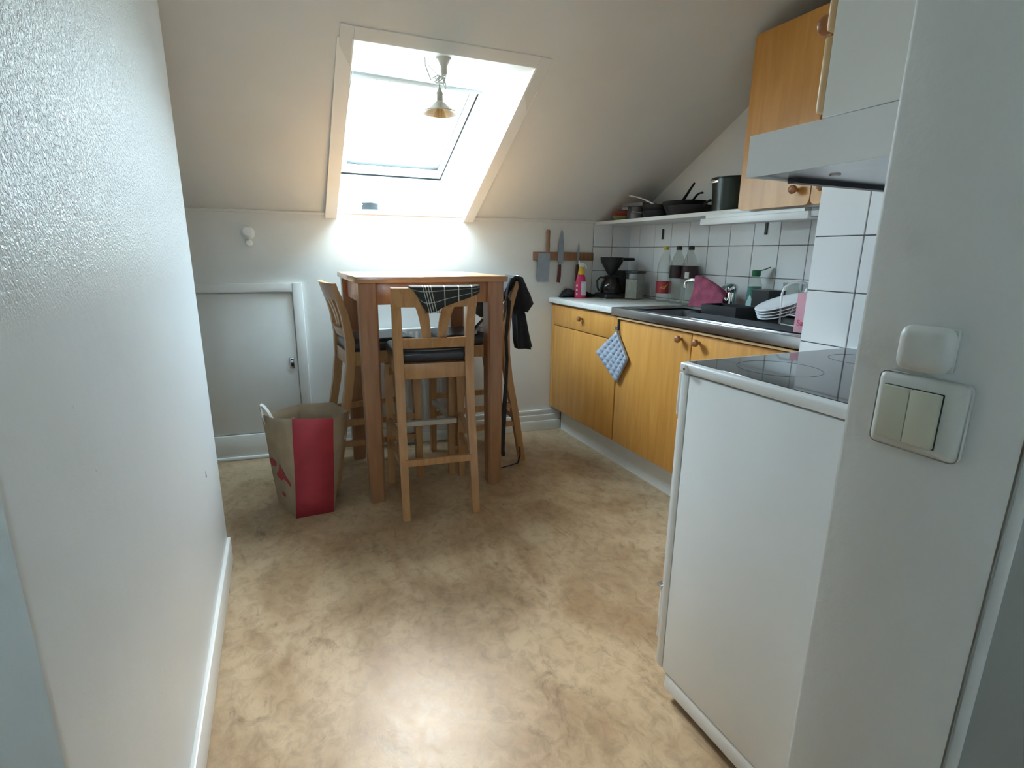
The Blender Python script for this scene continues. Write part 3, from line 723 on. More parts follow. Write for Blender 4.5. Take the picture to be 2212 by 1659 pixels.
# ------------------------------------------------------------------ plaid cloth over the front chair's back
tw = thing('tea_towel', 'dark grey checked tea towel hanging over the front chair back', 'towel', ch1.location, math.radians(-6.2))
xs_ = [-.112, -.100, -.085, -.068, -.05, -.03, -.01, .015, .04, .07, .10, .13, .155, .178, .190]
Ls = [.030, .062, .088, .104, .108, .104, .098, .090, .080, .070, .060, .050, .042, .034, .026]
grid = []
for x, L_ in zip(xs_, Ls):
    yr = -.2246 - .022 * (1 - (min(abs(x), .184) / .184) ** 2)
    row = []
    for k in range(5):                                   # table side, going up
        row.append((x + .003 * math.sin(9 * k), yr + .018 + .004 * (4 - k) * .6, .985 + .052 * k / 4))
    row.append((x, yr + .004, 1.043)); row.append((x, yr - .009, 1.042))
    for k in range(9):
        f = k / 8
        zz = 1.036 - L_ * f
        yy_ = yr - .018 + .30 * (1.036 - zz) * .92 - .006 - .005 * math.sin(38 * x + 2.5 * f) * f
        row.append((x + .035 * f * (1 if x < .0 else .35) * (1 - (x + .112) / .31), yy_, zz))
    grid.append(row)
lines = [(0, p, .0075, (.55, .56, .52)) for p in (.26, .30, .34, .38, .55, .70, .85)] + [(1, p, .012, (.40, .41, .38)) for p in (.56, .80, .30)]
M['plaid'] = uv_mat('plaid_cloth', (.020, .024, .022), [(1, p[1], .006, p[3]) if p[0] == 0 else (0, p[1], .010, p[3]) for p in lines])
MB().surf(grid, uv=True).build('cloth', M['plaid'], tw, ang=80)
tw.children[0].modifiers.new('thickness', 'SOLIDIFY').thickness = .0025
mb = MB()
for i in range(16):
    x = -.075 + i * .0045; z0 = 1.036 - .106
    y0 = -.2246 - .02 - .018 + .30 * .1 - .004
    mb.tube([(x + .03, y0, z0 + .008), (x + .031, y0 - .001, z0 - .006)], .0011, 4)
mb.build('fringe', M['cloth_black'], tw)['kind'] = 'stuff'

# ------------------------------------------------------------------ black aprons on the right chair (world coordinates)
def cloth_loft(rows, folds=5, n=28):
    """rows: (x, y, z, half_x, half_y, twist)"""
    rings = []
    for (x, y, z, a, b, tw_) in rows:
        rr = []
        for i in range(n):
            t = 2 * PI * i / n
            f = 1 + .22 * math.sin(folds * t + tw_)
            rr.append((x + a * math.cos(t) * f, y + b * math.sin(t) * f, z + .004 * math.sin(3 * t + tw_)))
        rings.append(rr)
    return MB().loft(rings)
ap = thing('apron', 'black apron slung over the right chair back with a tail hanging down', 'apron', (0, 0, 0))
cloth_loft([(1.165, 2.68, 1.055, .012, .05, 0), (1.18, 2.675, 1.050, .026, .075, .3), (1.195, 2.67, 1.02, .042, .085, .6), (1.215, 2.67, .96, .058, .085, .9), (1.235, 2.67, .905, .058, .08, 1.3), (1.226, 2.67, .87, .040, .07, 1.8)], 4).build('bib', M['cloth_black'], ap, ang=70)
cloth_loft([(1.205, 2.665, .90, .022, .045, 0), (1.212, 2.66, .85, .030, .05, .4), (1.225, 2.66, .78, .036, .05, .8), (1.234, 2.66, .71, .042, .05, 1.2), (1.245, 2.66, .662, .044, .048, 1.4)], 5).build('skirt', M['cloth_black'], ap, ang=70)
MB().strip([(1.09, 2.66, .93), (1.105, 2.66, .98), (1.13, 2.655, 1.035), (1.16, 2.655, 1.058), (1.195, 2.655, 1.05), (1.215, 2.655, 1.01)], (0, 1, 0), .13, .014).build('neck_fold', M['cloth_black'], ap)
MB().strip([(1.176, 2.612, 1.062), (1.195, 2.608, 1.050), (1.215, 2.606, 1.020)], (0, 1, 0), .030, .006).build('white_lining', M['paperwhite'], ap)
st_ = thing('apron_strap', 'long dark strap hanging from the right chair to the floor', 'strap', (0, 0, 0))
MB().strip([(1.085, 2.585, .98), (1.118, 2.578, .93), (1.112, 2.575, .85), (1.100, 2.575, .74), (1.108, 2.575, .62), (1.103, 2.575, .50), (1.098, 2.58, .38), (1.092, 2.585, .24), (1.090, 2.59, .10), (1.098, 2.59, .06)], (.9, .4, 0), [.02, .022, .022, .02, .018, .02, .03, .036, .032, .02], .006).build('strap', M['cloth_black'], st_)
MB().tube([(1.196, 2.585, .105), (1.193, 2.572, .06), (1.175, 2.565, .015), (1.14, 2.57, .006), (1.10, 2.565, .005), (1.07, 2.56, .004)], [.006, .007, .008, .006, .006, .005], 8, flat=(1, .45)).build('tie', M['cloth_black'], st_)
g_ = thing('shoulder_bag', 'grey cloth bag with strap hanging behind the table leg', 'bag', (0, 0, 0))
MB().strip([(1.130, 2.590, 1.052), (1.108, 2.580, 1.0), (1.098, 2.578, .94), (1.094, 2.578, .88), (1.085, 2.585, .83)], (.5, .8, 0), .026, .007).build('strap', M['cloth_grey'], g_)
cloth_loft([(1.055, 2.72, .975, .014, .05, 0), (1.048, 2.72, .945, .022, .07, .3), (1.005, 2.72, .915, .060, .085, .7), (1.01, 2.72, .875, .045, .07, 1.0), (1.03, 2.72, .84, .02, .04, 1.2)], 4).build('pouch', M['cloth_grey'], g_, ang=70)
MB().strip([(1.03, 2.66, .84), (.995, 2.66, .825), (.965, 2.66, .795), (.945, 2.66, .768)], (0, 1, 0), .03, .006).build('loop', M['cloth_grey'], g_)
MB().box(.985, 1.03, 2.66, 2.72, .761, .790, .004).build('buckle', M['greycard'], g_)

# ------------------------------------------------------------------ paper bag
bag = thing('paper_bag', 'open brown paper bag with a red side panel on the floor', 'bag', (0, 0, 0))
bot = [(-.008, 2.378), (.156, 2.382), (.172, 2.49), (.165, 2.60), (.04, 2.605), (-.080, 2.600), (-.045, 2.49)]
top = [(.012, 2.376), (.182, 2.380), (.262, 2.515), (.205, 2.655), (.05, 2.675), (-.116, 2.605), (-.066, 2.49)]
tz = [.470, .452, .438, .452, .452, .440, .448]
rings = []
for k in range(7):
    f = k / 6
    rr = []
    for (b, t_, z) in zip(bot, top, tz):
        w_ = .006 * math.sin(5 * f + b[0] * 40) * f * (1 - f) * 4
        rr.append((b[0] + (t_[0] - b[0]) * f + w_ * .4, b[1] + (t_[1] - b[1]) * f + w_, z * f))
    rings.append(rr)
mb = MB()
R_ = [[mb.bm.verts.new(p) for p in r] for r in rings]
for a, b in zip(R_[:-1], R_[1:]):
    for i in range(1, 7):
        j = (i + 1) % 7; mb.bm.faces.new((a[i], a[j], b[j], b[i]))
mb.bm.faces.new(list(reversed(R_[0])))
o = mb.build('bag_body', M['kraft'], bag, ang=15); o.modifiers.new('thickness', 'SOLIDIFY').thickness = .0015
mb = MB().surf([[r[0], r[1]] for r in rings])
o = mb.build('red_panel', M['red'], bag); o.modifiers.new('thickness', 'SOLIDIFY').thickness = .0015
# printed red marks on the left panel
def on_left(u, f):          # u 0 at front edge, 1 at back edge
    k = min(int(f * 6), 5); g = f * 6 - k
    pts = []
    for q in (k, k + 1):
        a, m_, b = Vector(rings[q][0]), Vector(rings[q][6]), Vector(rings[q][5])
        pts.append(a.lerp(m_, u * 2) if u < .5 else m_.lerp(b, u * 2 - 1))
    p = pts[0].lerp(pts[1], g)
    return tuple(p + Vector((-.0028, -.0012, 0)))
for shape in ([(.98, .52), (.80, .53), (.66, .50), (.72, .45), (.90, .44), (.96, .47)],
              [(.52, .51), (.44, .46), (.34, .40), (.16, .345), (.14, .30), (.30, .345), (.40, .355), (.50, .33), (.66, .34), (.72, .37), (.60, .42)],
              [(.55, .20), (.42, .19), (.38, .165), (.50, .16), (.60, .18)]):
    mb = MB(); c_ = (sum(p[0] for p in shape) / len(shape), sum(p[1] for p in shape) / len(shape))
    n_ = len(shape)
    cv = mb.bm.verts.new(on_left(*c_)); vs = [mb.bm.verts.new(on_left(*p)) for p in shape]
    for i in range(n_): mb.bm.faces.new((cv, vs[i], vs[(i + 1) % n_]))
    mb.build('printed_mark', M['red'], bag, smooth=False)
# inner fold and handles
mb = MB().surf([[(-.012, 2.485, .37), (.0, 2.48, .44)], [(.04, 2.44, .37), (.02, 2.44, .462)], [(.07, 2.43, .36), (.055, 2.42, .40)]])
o = mb.build('inner_fold', M['kraftin'], bag); o.modifiers.new('thickness', 'SOLIDIFY').thickness = .001
MB().strip([(-.098, 2.575, .40), (-.112, 2.58, .45), (-.119, 2.585, .485), (-.113, 2.583, .493), (-.100, 2.572, .486), (-.082, 2.55, .462), (-.070, 2.535, .435), (-.066, 2.53, .40)], (.35, .9, .1), .022, .002).build('handle', M['paperwhite'], bag)
MB().strip([(.205, 2.47, .38), (.212, 2.48, .33), (.232, 2.52, .30), (.24, 2.56, .36)], (.9, -.35, .1), .02, .002).build('handle', M['paperwhite'], bag)

# ------------------------------------------------------------------ radiator behind the table
rd = thing('radiator', 'white ribbed panel radiator on the low wall behind the chairs', 'radiator', (0, YB0, 0), BKA)
MB().box(.46, .935, -.062, -.02, .15, .735, .006).build('panel', M['enamel'], rd)
for i in range(13):
    x = .475 + i * .034
    MB().box(x, x + .018, -.068, -.061, .17, .715, .004).build('rib', M['enamel'], rd)
for x in (.55, .86): MB().box(x, x + .03, -.025, -.001, .2, .66).build('bracket', M['enamel'], rd)
MB().tube([(.48, -.05, .16), (.48, -.05, .06), (.48, -.03, .0)], .009, 8).build('pipe', M['enamel'], rd)

# ------------------------------------------------------------------ things on the low wall
rk = thing('wall_rosette', 'small white round fitting on the wall above the hatch', 'wall fitting', (-.117, yb(-.117), 1.268), BKA)
MB().lathe([(.036, -.001), (.036, -.008), (.030, -.016), (.020, -.024), (.006, -.028)], (0, 0, 0), 24, 'y').build('rose', M['paint'], rk)
MB().lathe([(.028, -.02), (.030, -.034), (.022, -.046), (.006, -.050)], (.004, 0, .006), 20, 'y').build('cap', M['whiteplastic'], rk)
MB().lathe([(.018, 0), (.018, -.018), (.012, -.024)], (.002, 0, -.052), 16, 'y').build('stub', M['paint'], rk)
ot = thing('wall_socket', 'small cream wall socket right of the table', 'socket', (1.405, yb(1.405), .995), BKA)
MB().box(-.036, .036, -.012, -.0005, -.038, .037, .004).build('plate', M['ivory'], ot)
MB().lathe([(.022, -.012), (.020, -.008), (.001, -.008)], (0, -.003, 0), 20, 'y').build('socket_well', M['ivory2'], ot)
ks = MB().box(1.512, 1.932, -.020, -.0005, 1.139, 1.190, .003).build('knife_rack', M['table'])
ks.location = (0, YB0, 0); ks.rotation_euler = (0, 0, BKA); tag(ks, 'brown wooden magnetic knife strip on the wall', 'knife rack')
def knife(name, label, parts):
    k = thing(name, label, 'knife', (0, YB0, 0), BKA, group='knives on the magnetic strip')
    for nm, pts, y0, y1, mt in parts:
        MB().prism([(x, y0, z) for x, z in pts], (0, y1 - y0, 0)).build(nm, M[mt], k)
    return k
kn = knife('cleaver', 'wide cleaver hanging blade down on the knife strip', [
    ('blade', [(1.540, 1.180), (1.605, 1.186), (1.622, 1.178), (1.618, 1.006), (1.545, 1.003), (1.537, 1.02)], -.024, -.0205, 'blade')])
MB().lathe([(.011, 1.182), (.013, 1.22), (.012, 1.27), (.0135, 1.315), (.010, 1.326)], (1.606, -.024, 0), 14, sy=.8).build('handle', M['table'], kn)
kn = knife('chef_knife', 'long kitchen knife stuck point up on the knife strip', [
    ('blade', [(1.703, 1.328), (1.689, 1.29), (1.679, 1.22), (1.677, 1.135), (1.700, 1.118), (1.716, 1.12), (1.716, 1.24), (1.709, 1.31)], -.023, -.0205, 'blade')])
MB().prism([(1.684, -.030, 1.12), (1.699, -.030, 1.12), (1.699, -.030, 1.04), (1.694, -.030, .998), (1.676, -.030, 1.0), (1.680, -.030, 1.05)], (0, .016, 0)).build('handle', M['rosewood'], kn)
MB().box(1.683, 1.700, -.0305, -.0135, 1.112, 1.122).build('bolster', M['steel'], kn)
kn = knife('paring_knife', 'small narrow knife at the right end of the strip', [
    ('blade', [(1.822, 1.262), (1.815, 1.22), (1.812, 1.11), (1.826, 1.11), (1.828, 1.22)], -.023, -.0205, 'blade')])
MB().prism([(1.808, -.030, 1.112), (1.827, -.030, 1.112), (1.823, -.030, 1.01), (1.804, -.030, 1.008)], (0, .014, 0)).build('handle', M['rosewood'], kn)

# two black hooks on the tiles
for y, z, lab in ((2.70, 1.303, 'small black adhesive strip on the tiles above the bottles'), (1.938, 1.308, 'small black adhesive strip on the tiles under the lamp')):
    h = thing('wall_hook', lab, 'hook', (XR - .0075, y, z))
    MB().box(-.004, 0, -.008, .008, -.030, .030, .001, 1).build('plate', M['black'], h)
    MB().box(-.006, -.004, -.006, .006, -.028, -.020, .0005, 1).build('pad', M['black'], h)

# ------------------------------------------------------------------ two tiny pots on the windowsill
def mini_pot(label, x, y, body, lidm, dark=False):
    p = thing('tiny_pot', label, 'pot', (x, y, SILLZ), 0.0, group='tiny pots on the windowsill')
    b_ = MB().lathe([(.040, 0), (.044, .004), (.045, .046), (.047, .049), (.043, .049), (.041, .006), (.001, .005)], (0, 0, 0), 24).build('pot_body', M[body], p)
    if dark: MB().lathe([(.0457, .008), (.0457, .042)], (0, 0, 0), 24, cap=False).build('dark_band', M['rubber'], b_)
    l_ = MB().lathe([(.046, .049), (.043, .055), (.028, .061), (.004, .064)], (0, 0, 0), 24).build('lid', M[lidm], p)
    MB().lathe([(.003, .063), (.003, .069), (.007, .073), (.007, .076), (.002, .077)], (0, 0, 0), 14).build('lid_knob', M['silver'], l_)
    for s_ in (-1, 1):
        MB().tube([(s_ * .043, -.012, .034), (s_ * .058, -.012, .038), (s_ * .066, 0, .040), (s_ * .058, .012, .038), (s_ * .043, .012, .034)], .0028, 8).build('handle', M['silver'], p)
    return p
mini_pot('tiny steel lidded pot at the left on the windowsill', .538, 3.29, 'potsteel', 'potgrey', True)
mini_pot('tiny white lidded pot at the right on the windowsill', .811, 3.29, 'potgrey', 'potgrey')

# ------------------------------------------------------------------ pendant lamp in the skylight shaft
LX, LY, LZ = .680, 2.265, cz(.7, oyt(.7)) + .001
lp = thing('pendant_lamp', 'small cream pendant lamp with tangled cord in the roof window', 'lamp', (LX, LY, LZ))
MB().lathe([(.030, 0), (.031, -.006), (.026, -.010), (.016, -.026), (.0135, -.030), (.0135, -.055), (.010, -.062), (.004, -.064)], (.006, 0, 0), 24).build('canopy', M['brass'], lp)
pth = [(.0, 0, -.062)]
for i in range(60):
    a = i * .62
    pth.append((-.008 + .018 * math.cos(a) * (1 + .3 * math.sin(i * 1.7)), .012 * math.sin(a * 1.3), -.066 - .028 * (.5 + .5 * math.sin(i * .55 + 1))))
pth += [(-.01, 0, -.095), (-.012, 0, -.105)]
MB().tube(pth, .0021, 6).build('cord', M['whiteplastic'], lp)
MB().tube([(.008, 0, -.07), (.014, 0, -.095), (.012, 0, -.112), (.006, 0, -.108), (.004, 0, -.085)], .0022, 6).build('cord_loop', M['whiteplastic'], lp)
MB().tube([(-.064, .02, -.001), (-.066, .01, -.03), (-.056, .004, -.062), (-.046, 0, -.086), (-.042, 0, -.078), (-.02, 0, -.066)], .0022, 6).build('cord_loop', M['whiteplastic'], lp)
MB().tube([(-.058, .01, -.028), (-.042, .006, -.042), (-.02, 0, -.064)], .0018, 6).build('cord_loop', M['whiteplastic'], lp)
MB().lathe([(.003, -.100), (.004, -.108), (.014, -.128), (.015, -.132), (.013, -.134), (.013, -.158), (.018, -.163)], (-.012, 0, 0), 24).build('socket', M['brass'], lp)
sd = MB().lathe([(.017, -.160), (.026, -.168), (.034, -.176), (.055, -.190), (.074, -.200), (.075, -.203), (.073, -.203), (.054, -.193), (.033, -.180), (.016, -.168)], (-.012, 0, 0), 36, cap=False).build('lamp_shade', M['shade'], lp)
M['bulb'] = clear('amber_bulb', (0.80, 0.72, 0.55), 0.03, 0.03, 0.10, (0.5, 0.42, 0.3))
bl = MB().lathe([(.010, -.172), (.012, -.185), (.022, -.203), (.026, -.220), (.022, -.238), (.010, -.247), (.001, -.249)], (-.012, 0, 0), 24, cap=False).build('bulb', M['bulb'], lp)
MB().tube([(-.018, 0, -.178), (-.017, 0, -.222), (-.007, 0, -.224), (-.006, 0, -.178)], .0012, 6).build('filament', M['dullsteel'], bl)
MB().lathe([(.011, -.165), (.011, -.183)], (-.012, 0, 0), 16).build('bulb_cap', M['gold'], bl)

# ------------------------------------------------------------------ light switch and box on the hallway wall
lsw = thing('light_switch', 'yellowed double light switch on the hallway wall', 'light switch', (XS, .311, 1.015), 0)
MB().box(-.012, -.0003, -.046, .040, -.041, .040, .008, 3).build('plate', M['wallgrey'], lsw)
MB().box(-.0135, -.0115, -.0262, .0302, -.0307, .0267, .0005, 1).build('recess', M['darkgap'], lsw)
for y0, y1 in ((-.0255, .00185), (.00215, .0295)):
    MB().box(-.0185, -.012, y0, y1, -.030, .026, .0012, 2).build('rocker', M['ivory2'], lsw)
sb = thing('wall_button', 'blank white rounded square box just above the light switch', 'switch box', (XS, .309, 1.083), 0)
MB().box(-.022, -.0003, -.0235, .0255, -.0235, .0235, .011, 4).build('cover', M['wallgrey'], sb)
MB().box(-.004, -.0002, -.0215, .0235, -.0215, .0215, .001, 1).build('base', M['wallgrey'], sb)

# ------------------------------------------------------------------ pot holder on a hook
ph = thing('pot_holder', 'quilted grey blue pot holder hanging on the orange cabinet', 'pot holder', (FX - .012, 2.32, .782))
A_, B_, C_, D_ = (0, 0), (.190, -.142), (-.022, -.270), (-.106, -.130)      # top, left, bottom, right  (dy, dz)
n_ = 24; gf, gb = [], []
for i in range(n_ + 1):
    rf, rb = [], []
    for j in range(n_ + 1):
        u, v = i / n_, j / n_
        y = (A_[0] * (1 - u) + B_[0] * u) * (1 - v) + (D_[0] * (1 - u) + C_[0] * u) * v
        z = (A_[1] * (1 - u) + B_[1] * u) * (1 - v) + (D_[1] * (1 - u) + C_[1] * u) * v
        edge = min(u, v, 1 - u, 1 - v)
        puff = .0085 * abs(math.sin(u * 6 * PI) * math.sin(v * 6 * PI)) ** .6
        th_ = (.0035 + puff) if edge > .02 else .0045
        rf.append((-.004 - th_, y, z)); rb.append((.004, y, z))
    gf.append(rf); gb.append(rb)
mb = MB().surf(gf); mb.surf(gb)
for seq in ([0], [n_]):
    k = seq[0]
    mb.surf([gf[k], gb[k]]); mb.surf([[r[k] for r in gf], [r[k] for r in gb]])
bmesh.ops.remove_doubles(mb.bm, verts=mb.bm.verts, dist=.00005)
mb.build('pad', M['quilt'], ph, ang=50)
MB().tube([(-.004, .002, -.006), (-.006, .012, .012), (-.006, .010, .026), (-.005, -.001, .026), (-.004, -.002, 0)], .0022, 6).build('loop', M['quilt'], ph)
hk = thing('door_hook', 'black strip hook over the cabinet door holding the pot holder', 'hook', (FX, 2.325, .80))
MB().box(-.006, -.0006, -.008, .008, -.012, .058, .001, 1).build('strap', M['black'], hk)
MB().tube([(-.004, 0, -.005), (-.012, 0, -.012), (-.018, 0, -.006), (-.018, 0, .004)], .003, 6).build('hook_tip', M['black'], hk)

# ------------------------------------------------------------------ things on the worktop
def smoothprof(pts, k=3):
    return pts
# spray bottle
sp_ = thing('spray_bottle', 'pink cleaning spray bottle with yellow collar and white trigger', 'spray bottle', (1.785, 2.968, WZ), math.radians(-30))
MB().lathe([(.034, 0), (.037, .004), (.036, .06), (.033, .10), (.026, .135), (.020, .150)], (0, 0, 0), 24, sy=.65).build('bottle_body', M['pink'], sp_)
MB().lathe([(.0205, .148), (.019, .165), (.014, .190), (.0125, .196)], (0, 0, 0), 24, sy=.75).build('collar', M['yellow'], sp_)
tr_ = MB().box(-.014, .020, -.011, .011, .194, .222, .005).build('trigger_head', M['whiteplastic'], sp_)
MB().box(-.020, -.008, -.007, .007, .210, .236, .004).build('nozzle', M['whiteplastic'], tr_)
MB().strip([(.018, 0, .212), (.028, 0, .202), (.033, 0, .186)], (0, 1, 0), .012, .007).build('trigger', M['whiteplastic'], tr_)
MB().box(.002, .0355, -.0245, -.0195, .018, .105, .004).build('label', M['greycard'], sp_)
for z in (.018, .045, .072): MB().box(-.028, -.018, -.0215, -.0165, z, z + .014, .001).build('printed_letter', M['whiteplastic'], sp_)
# black thing lying behind
bg_ = thing('oven_glove', 'black oven glove lying flat behind the spray bottle', 'glove', (1.80, 3.035, WZ))
mb = MB()
rings = []
for i in range(13):
    f = i / 12; x = -.125 + .27 * f
    h = .004 + .018 * math.sin(PI * min(1, f * 1.1)) ** .6 + (.012 if f < .35 else 0) * math.sin(PI * f / .35)
    wv = .018 + .017 * math.sin(PI * f) ** .5
    rings.append([(x, wv * math.cos(2 * PI * k / 14), max(.0005, h + h * math.sin(2 * PI * k / 14))) for k in range(14)])
mb.loft(rings).build('padded_hand', M['cloth_black'], bg_, ang=70)
MB().tube([(.135, 0, .012), (.16, -.006, .018), (.17, -.016, .012), (.155, -.02, .006), (.135, -.01, .006)], .004, 8).build('thumb_loop', M['cloth_black'], bg_)
# coffee maker
cm = thing('coffee_maker', 'black drip coffee maker with glass carafe', 'coffee maker', (2.005, 2.915, WZ), math.radians(-8)); cm.scale = (1.12, 1.12, 1.02)
MB().box(-.085, .085, -.075, .085, 0, .030, .010, 3).build('base', M['black'], cm)
MB().box(.020, .085, -.020, .085, .030, .170, .008).build('water_tank', M['black'], cm)
MB().box(-.02, .115, -.02, .075, .230, .250, .008).build('tank_lid', M['black'], cm)
MB().lathe([(.014, .142), (.022, .150), (.062, .222), (.066, .250), (.064, .252), (.002, .252)], (-.030, -.015, 0), 24).build('filter_holder', M['black'], cm)
ca = MB().lathe([(.052, .032), (.062, .036), (.066, .060), (.060, .092), (.046, .120), (.042, .128)], (-.030, -.025, 0), 28, cap=False).build('carafe', M['carafe'], cm)
MB().lathe([(.054, .034), (.057, .050), (.002, .050)], (-.030, -.015, 0), 24).build('coffee', M['black'], ca)
MB().lathe([(.043, .124), (.044, .134), (.030, .142), (.004, .143)], (-.030, -.015, 0), 24).build('carafe_lid', M['black'], ca)
MB().strip([(-.070, -.03, .128), (-.105, -.03, .130), (-.122, -.03, .112), (-.119, -.03, .070), (-.108, -.03, .045)], (.35, .9, 0), .016, .011).build('carafe_handle', M['black'], ca)
# canister
cn = thing('storage_canister', 'clear square canister with black lid beside the coffee maker', 'canister', (2.075, 2.79, WZ), math.radians(20))
o = MB().box(-.045, .045, -.045, .045, .002, .160, .006).build('jar', M['glass'], cn)
MB().box(-.042, .042, -.042, .042, .004, .125, .004).build('contents', M['flour'], cn)
MB().box(-.047, .047, -.047, .047, .160, .176, .004).build('lid', M['black'], cn)
# soda bottles
def soda(label, x, y, caps, lab_z0, lab_z1, labm, rz=0.0):
    b = thing('soda_bottle', label, 'bottle', (x, y, WZ - .004), rz, group='empty soda bottles by the tiles')
    MB().lathe([(.020, .006), (.032, .001), (.040, .012), (.044, .035), (.043, .09), (.0405, .115), (.0435, .14), (.044, .20), (.041, .225), (.028, .268), (.016, .292), (.0135, .298), (.0135, .312)], (0, 0, 0), 28, cap=False).build('bottle_body', M['pet'], b)
    MB().lathe([(.0155, .306), (.0158, .309), (.0158, .325), (.013, .328), (.001, .328)], (0, 0, 0), 18).build('cap', M[caps], b)
    l_ = MB().lathe([(.0448, lab_z0), (.0448, lab_z1)], (0, 0, 0), 28, cap=False).build('label_wrap', M[labm], b)
    return b, l_
b, l_ = soda('empty soda bottle with red label and yellow cap', 2.125, 2.575, 'yellowcap', .055, .125, 'redlabel')
for k, (a0, a1, z0, z1) in enumerate(((205, 262, .085, .108), (212, 250, .080, .095))):
    pts = []
    for i in range(9):
        a = math.radians(a0 + (a1 - a0) * i / 8); pts.append((.0456 * math.cos(a), .0456 * math.sin(a), z0 + (z1 - z0) * i / 8 + .004 * math.sin(i)))
    MB().tube(pts, [.0012 + .0018 * math.sin(PI * i / 8) for i in range(9)], 6).build('gold_swoosh', M['gold'], l_)
soda('middle empty soda bottle with dark label and black cap', 2.128, 2.468, 'black', .148, .220, 'cola')
b, l_ = soda('empty soda bottle with dark label nearest the tap', 2.128, 2.368, 'black', .148, .220, 'cola')
pts = []
for i in range(7):
    a = math.radians(195 + 30 * i / 6); pts.append([(.0456 * math.cos(a), .0456 * math.sin(a), z) for z in (.152, .186)])
MB().surf(pts).build('white_sticker', M['paperwhite'], l_)
# tap
tp_ = thing('tap', 'chrome mixer tap behind the sink', 'tap', (2.11, 2.03, .900))
MB().lathe([(.030, 0), (.030, .006), (.026, .010), (.024, .05), (.023, .095), (.020, .102)], (0, 0, 0), 24).build('tap_body', M['chrome'], tp_)
MB().lathe([(.024, .098), (.027, .108), (.027, .128), (.020, .138), (.004, .142)], (0, 0, 0), 24).build('cartridge_cap', M['chrome'], tp_)
MB().strip([(-.010, -.004, .132), (-.03, -.004, .136), (-.052, .0, .126), (-.062, .002, .118)], (0, 1, 0), [.030, .026, .020, .016], [.014, .012, .009, .007]).build('lever', M['chrome'], tp_)
spt = MB().tube([(-.015, .012, .055), (-.03, .04, .085), (-.05, .10, .118), (-.065, .155, .142), (-.075, .205, .152), (-.082, .235, .146), (-.084, .246, .132)], [.013, .012, .0115, .011, .0105, .010, .010], 14).build('spout', M['chrome'], tp_)
MB().lathe([(.012, .108), (.012, .130), (.008, .136)], (-.084, .247, 0), 18).build('aerator', M['chrome'], spt)
# pink dishcloth over the spout
pc = thing('dish_cloth', 'pink dishcloth draped over the tap spout', 'cloth', (2.11, 2.03, .900))
sp_path = [Vector(p) for p in [(-.016, .012, .074), (-.030, .036, .104), (-.044, .080, .132), (-.055, .120, .152), (-.063, .152, .164), (-.070, .180, .170)]]
grid = []
for i, p in enumerate(sp_path):
    row = []
    drop = max(.006, p.z - .012 - .003 * math.sin(i * 2.1))
    for k in range(9):
        f = 1 - k / 8
        row.append((p.x - .019 - .012 * f * f - .006 * math.sin(i * 1.9 + 4 * f), p.y + .002 * math.sin(7 * f) + (.018 * f if i > 3 else 0), p.z - drop * f))
    row.append((p.x - .011, p.y, p.z + .008)); row.append((p.x + .011, p.y, p.z + .008))
    for k in range(9):
        f = k / 8
        row.append((p.x + .019 + .012 * f * f + .006 * math.sin(i * 1.5 + 4 * f), p.y + .002 * math.sin(6 * f), p.z - drop * f * .9))
    grid.append(row)
o = MB().surf(grid).build('cloth', M['pinkcloth'], pc, ang=80)
md = o.modifiers.new('thickness', 'SOLIDIFY'); md.thickness = .003
o.modifiers.new('smooth', 'SUBSURF').levels = 1; o.modifiers['smooth'].render_levels = 2
# washing-up liquid
ws = thing('soap_bottle', 'washing up liquid bottle with open green flip cap', 'bottle', (2.135, 1.915, .901), math.radians(10)); ws.scale = (1.2, 1.2, 1.06)
MB().lathe([(.030, 0), (.034, .004), (.034, .11), (.032, .135), (.020, .165), (.014, .172)], (0, 0, 0), 28, sy=.7, cap=False).build('bottle_body', M['pet'], ws)
MB().lathe([(.0332, .002), (.0332, .125), (.001, .125)], (0, 0, 0), 28, sy=.69).build('liquid', M['teal'], ws)
MB().prism([(-.0352, -.020, .01), (-.0352, .006, .01), (-.0352, .010, .05), (-.0352, -.004, .09), (-.0352, -.018, .06)], (.002, 0, 0)).build('label', M['paleblue'], ws)
cp_ = MB().lathe([(.015, .170), (.0165, .173), (.0165, .195), (.014, .198), (.001, .198)], (0, 0, 0), 20).build('cap', M['green'], ws)
MB().strip([(.010, -.012, .196), (.018, -.026, .203), (.026, -.042, .212)], (.86, .5, 0), .018, .005).build('flip_lid', M['green'], cp_)
# black dish tub and tray
dt = thing('dish_tray', 'black plastic draining tray on the sink unit', 'tray', (1.93, 1.60, .9035))
mb = MB()
def trough(mb, x0, x1, y0, y1, z0, z1, t=.004):
    mb.box(x0, x1, y0, y1, z0, z0 + t)
    mb.box(x0, x0 + t, y0, y1, z0 + t, z1); mb.box(x1 - t, x1, y0, y1, z0 + t, z1)
    mb.box(x0 + t, x1 - t, y0, y0 + t, z0 + t, z1); mb.box(x0 + t, x1 - t, y1 - t, y1, z0 + t, z1)
trough(mb, -.20, .18, -.40, .31, 0, .022); mb.build('tray', M['black'], dt, smooth=False)
tub = thing('cutlery_tub', 'low black plastic tub at the left end of the draining tray', 'tub', (1.945, 1.80, .908))
mb = MB(); trough(mb, -.145, -.02, -.10, .105, 0, .052); mb.build('tub_body', M['black'], tub, smooth=False)
bx_ = thing('black_box', 'upright black plastic container behind the plates', 'container', (2.0, 1.715, .908))
mb = MB(); trough(mb, -.05, .05, -.045, .045, 0, .122); mb.build('container_body', M['black'], bx_, smooth=False)
MB().box(-.053, .053, -.048, .048, .119, .1225).build('rim', M['black'], bx_, smooth=False)
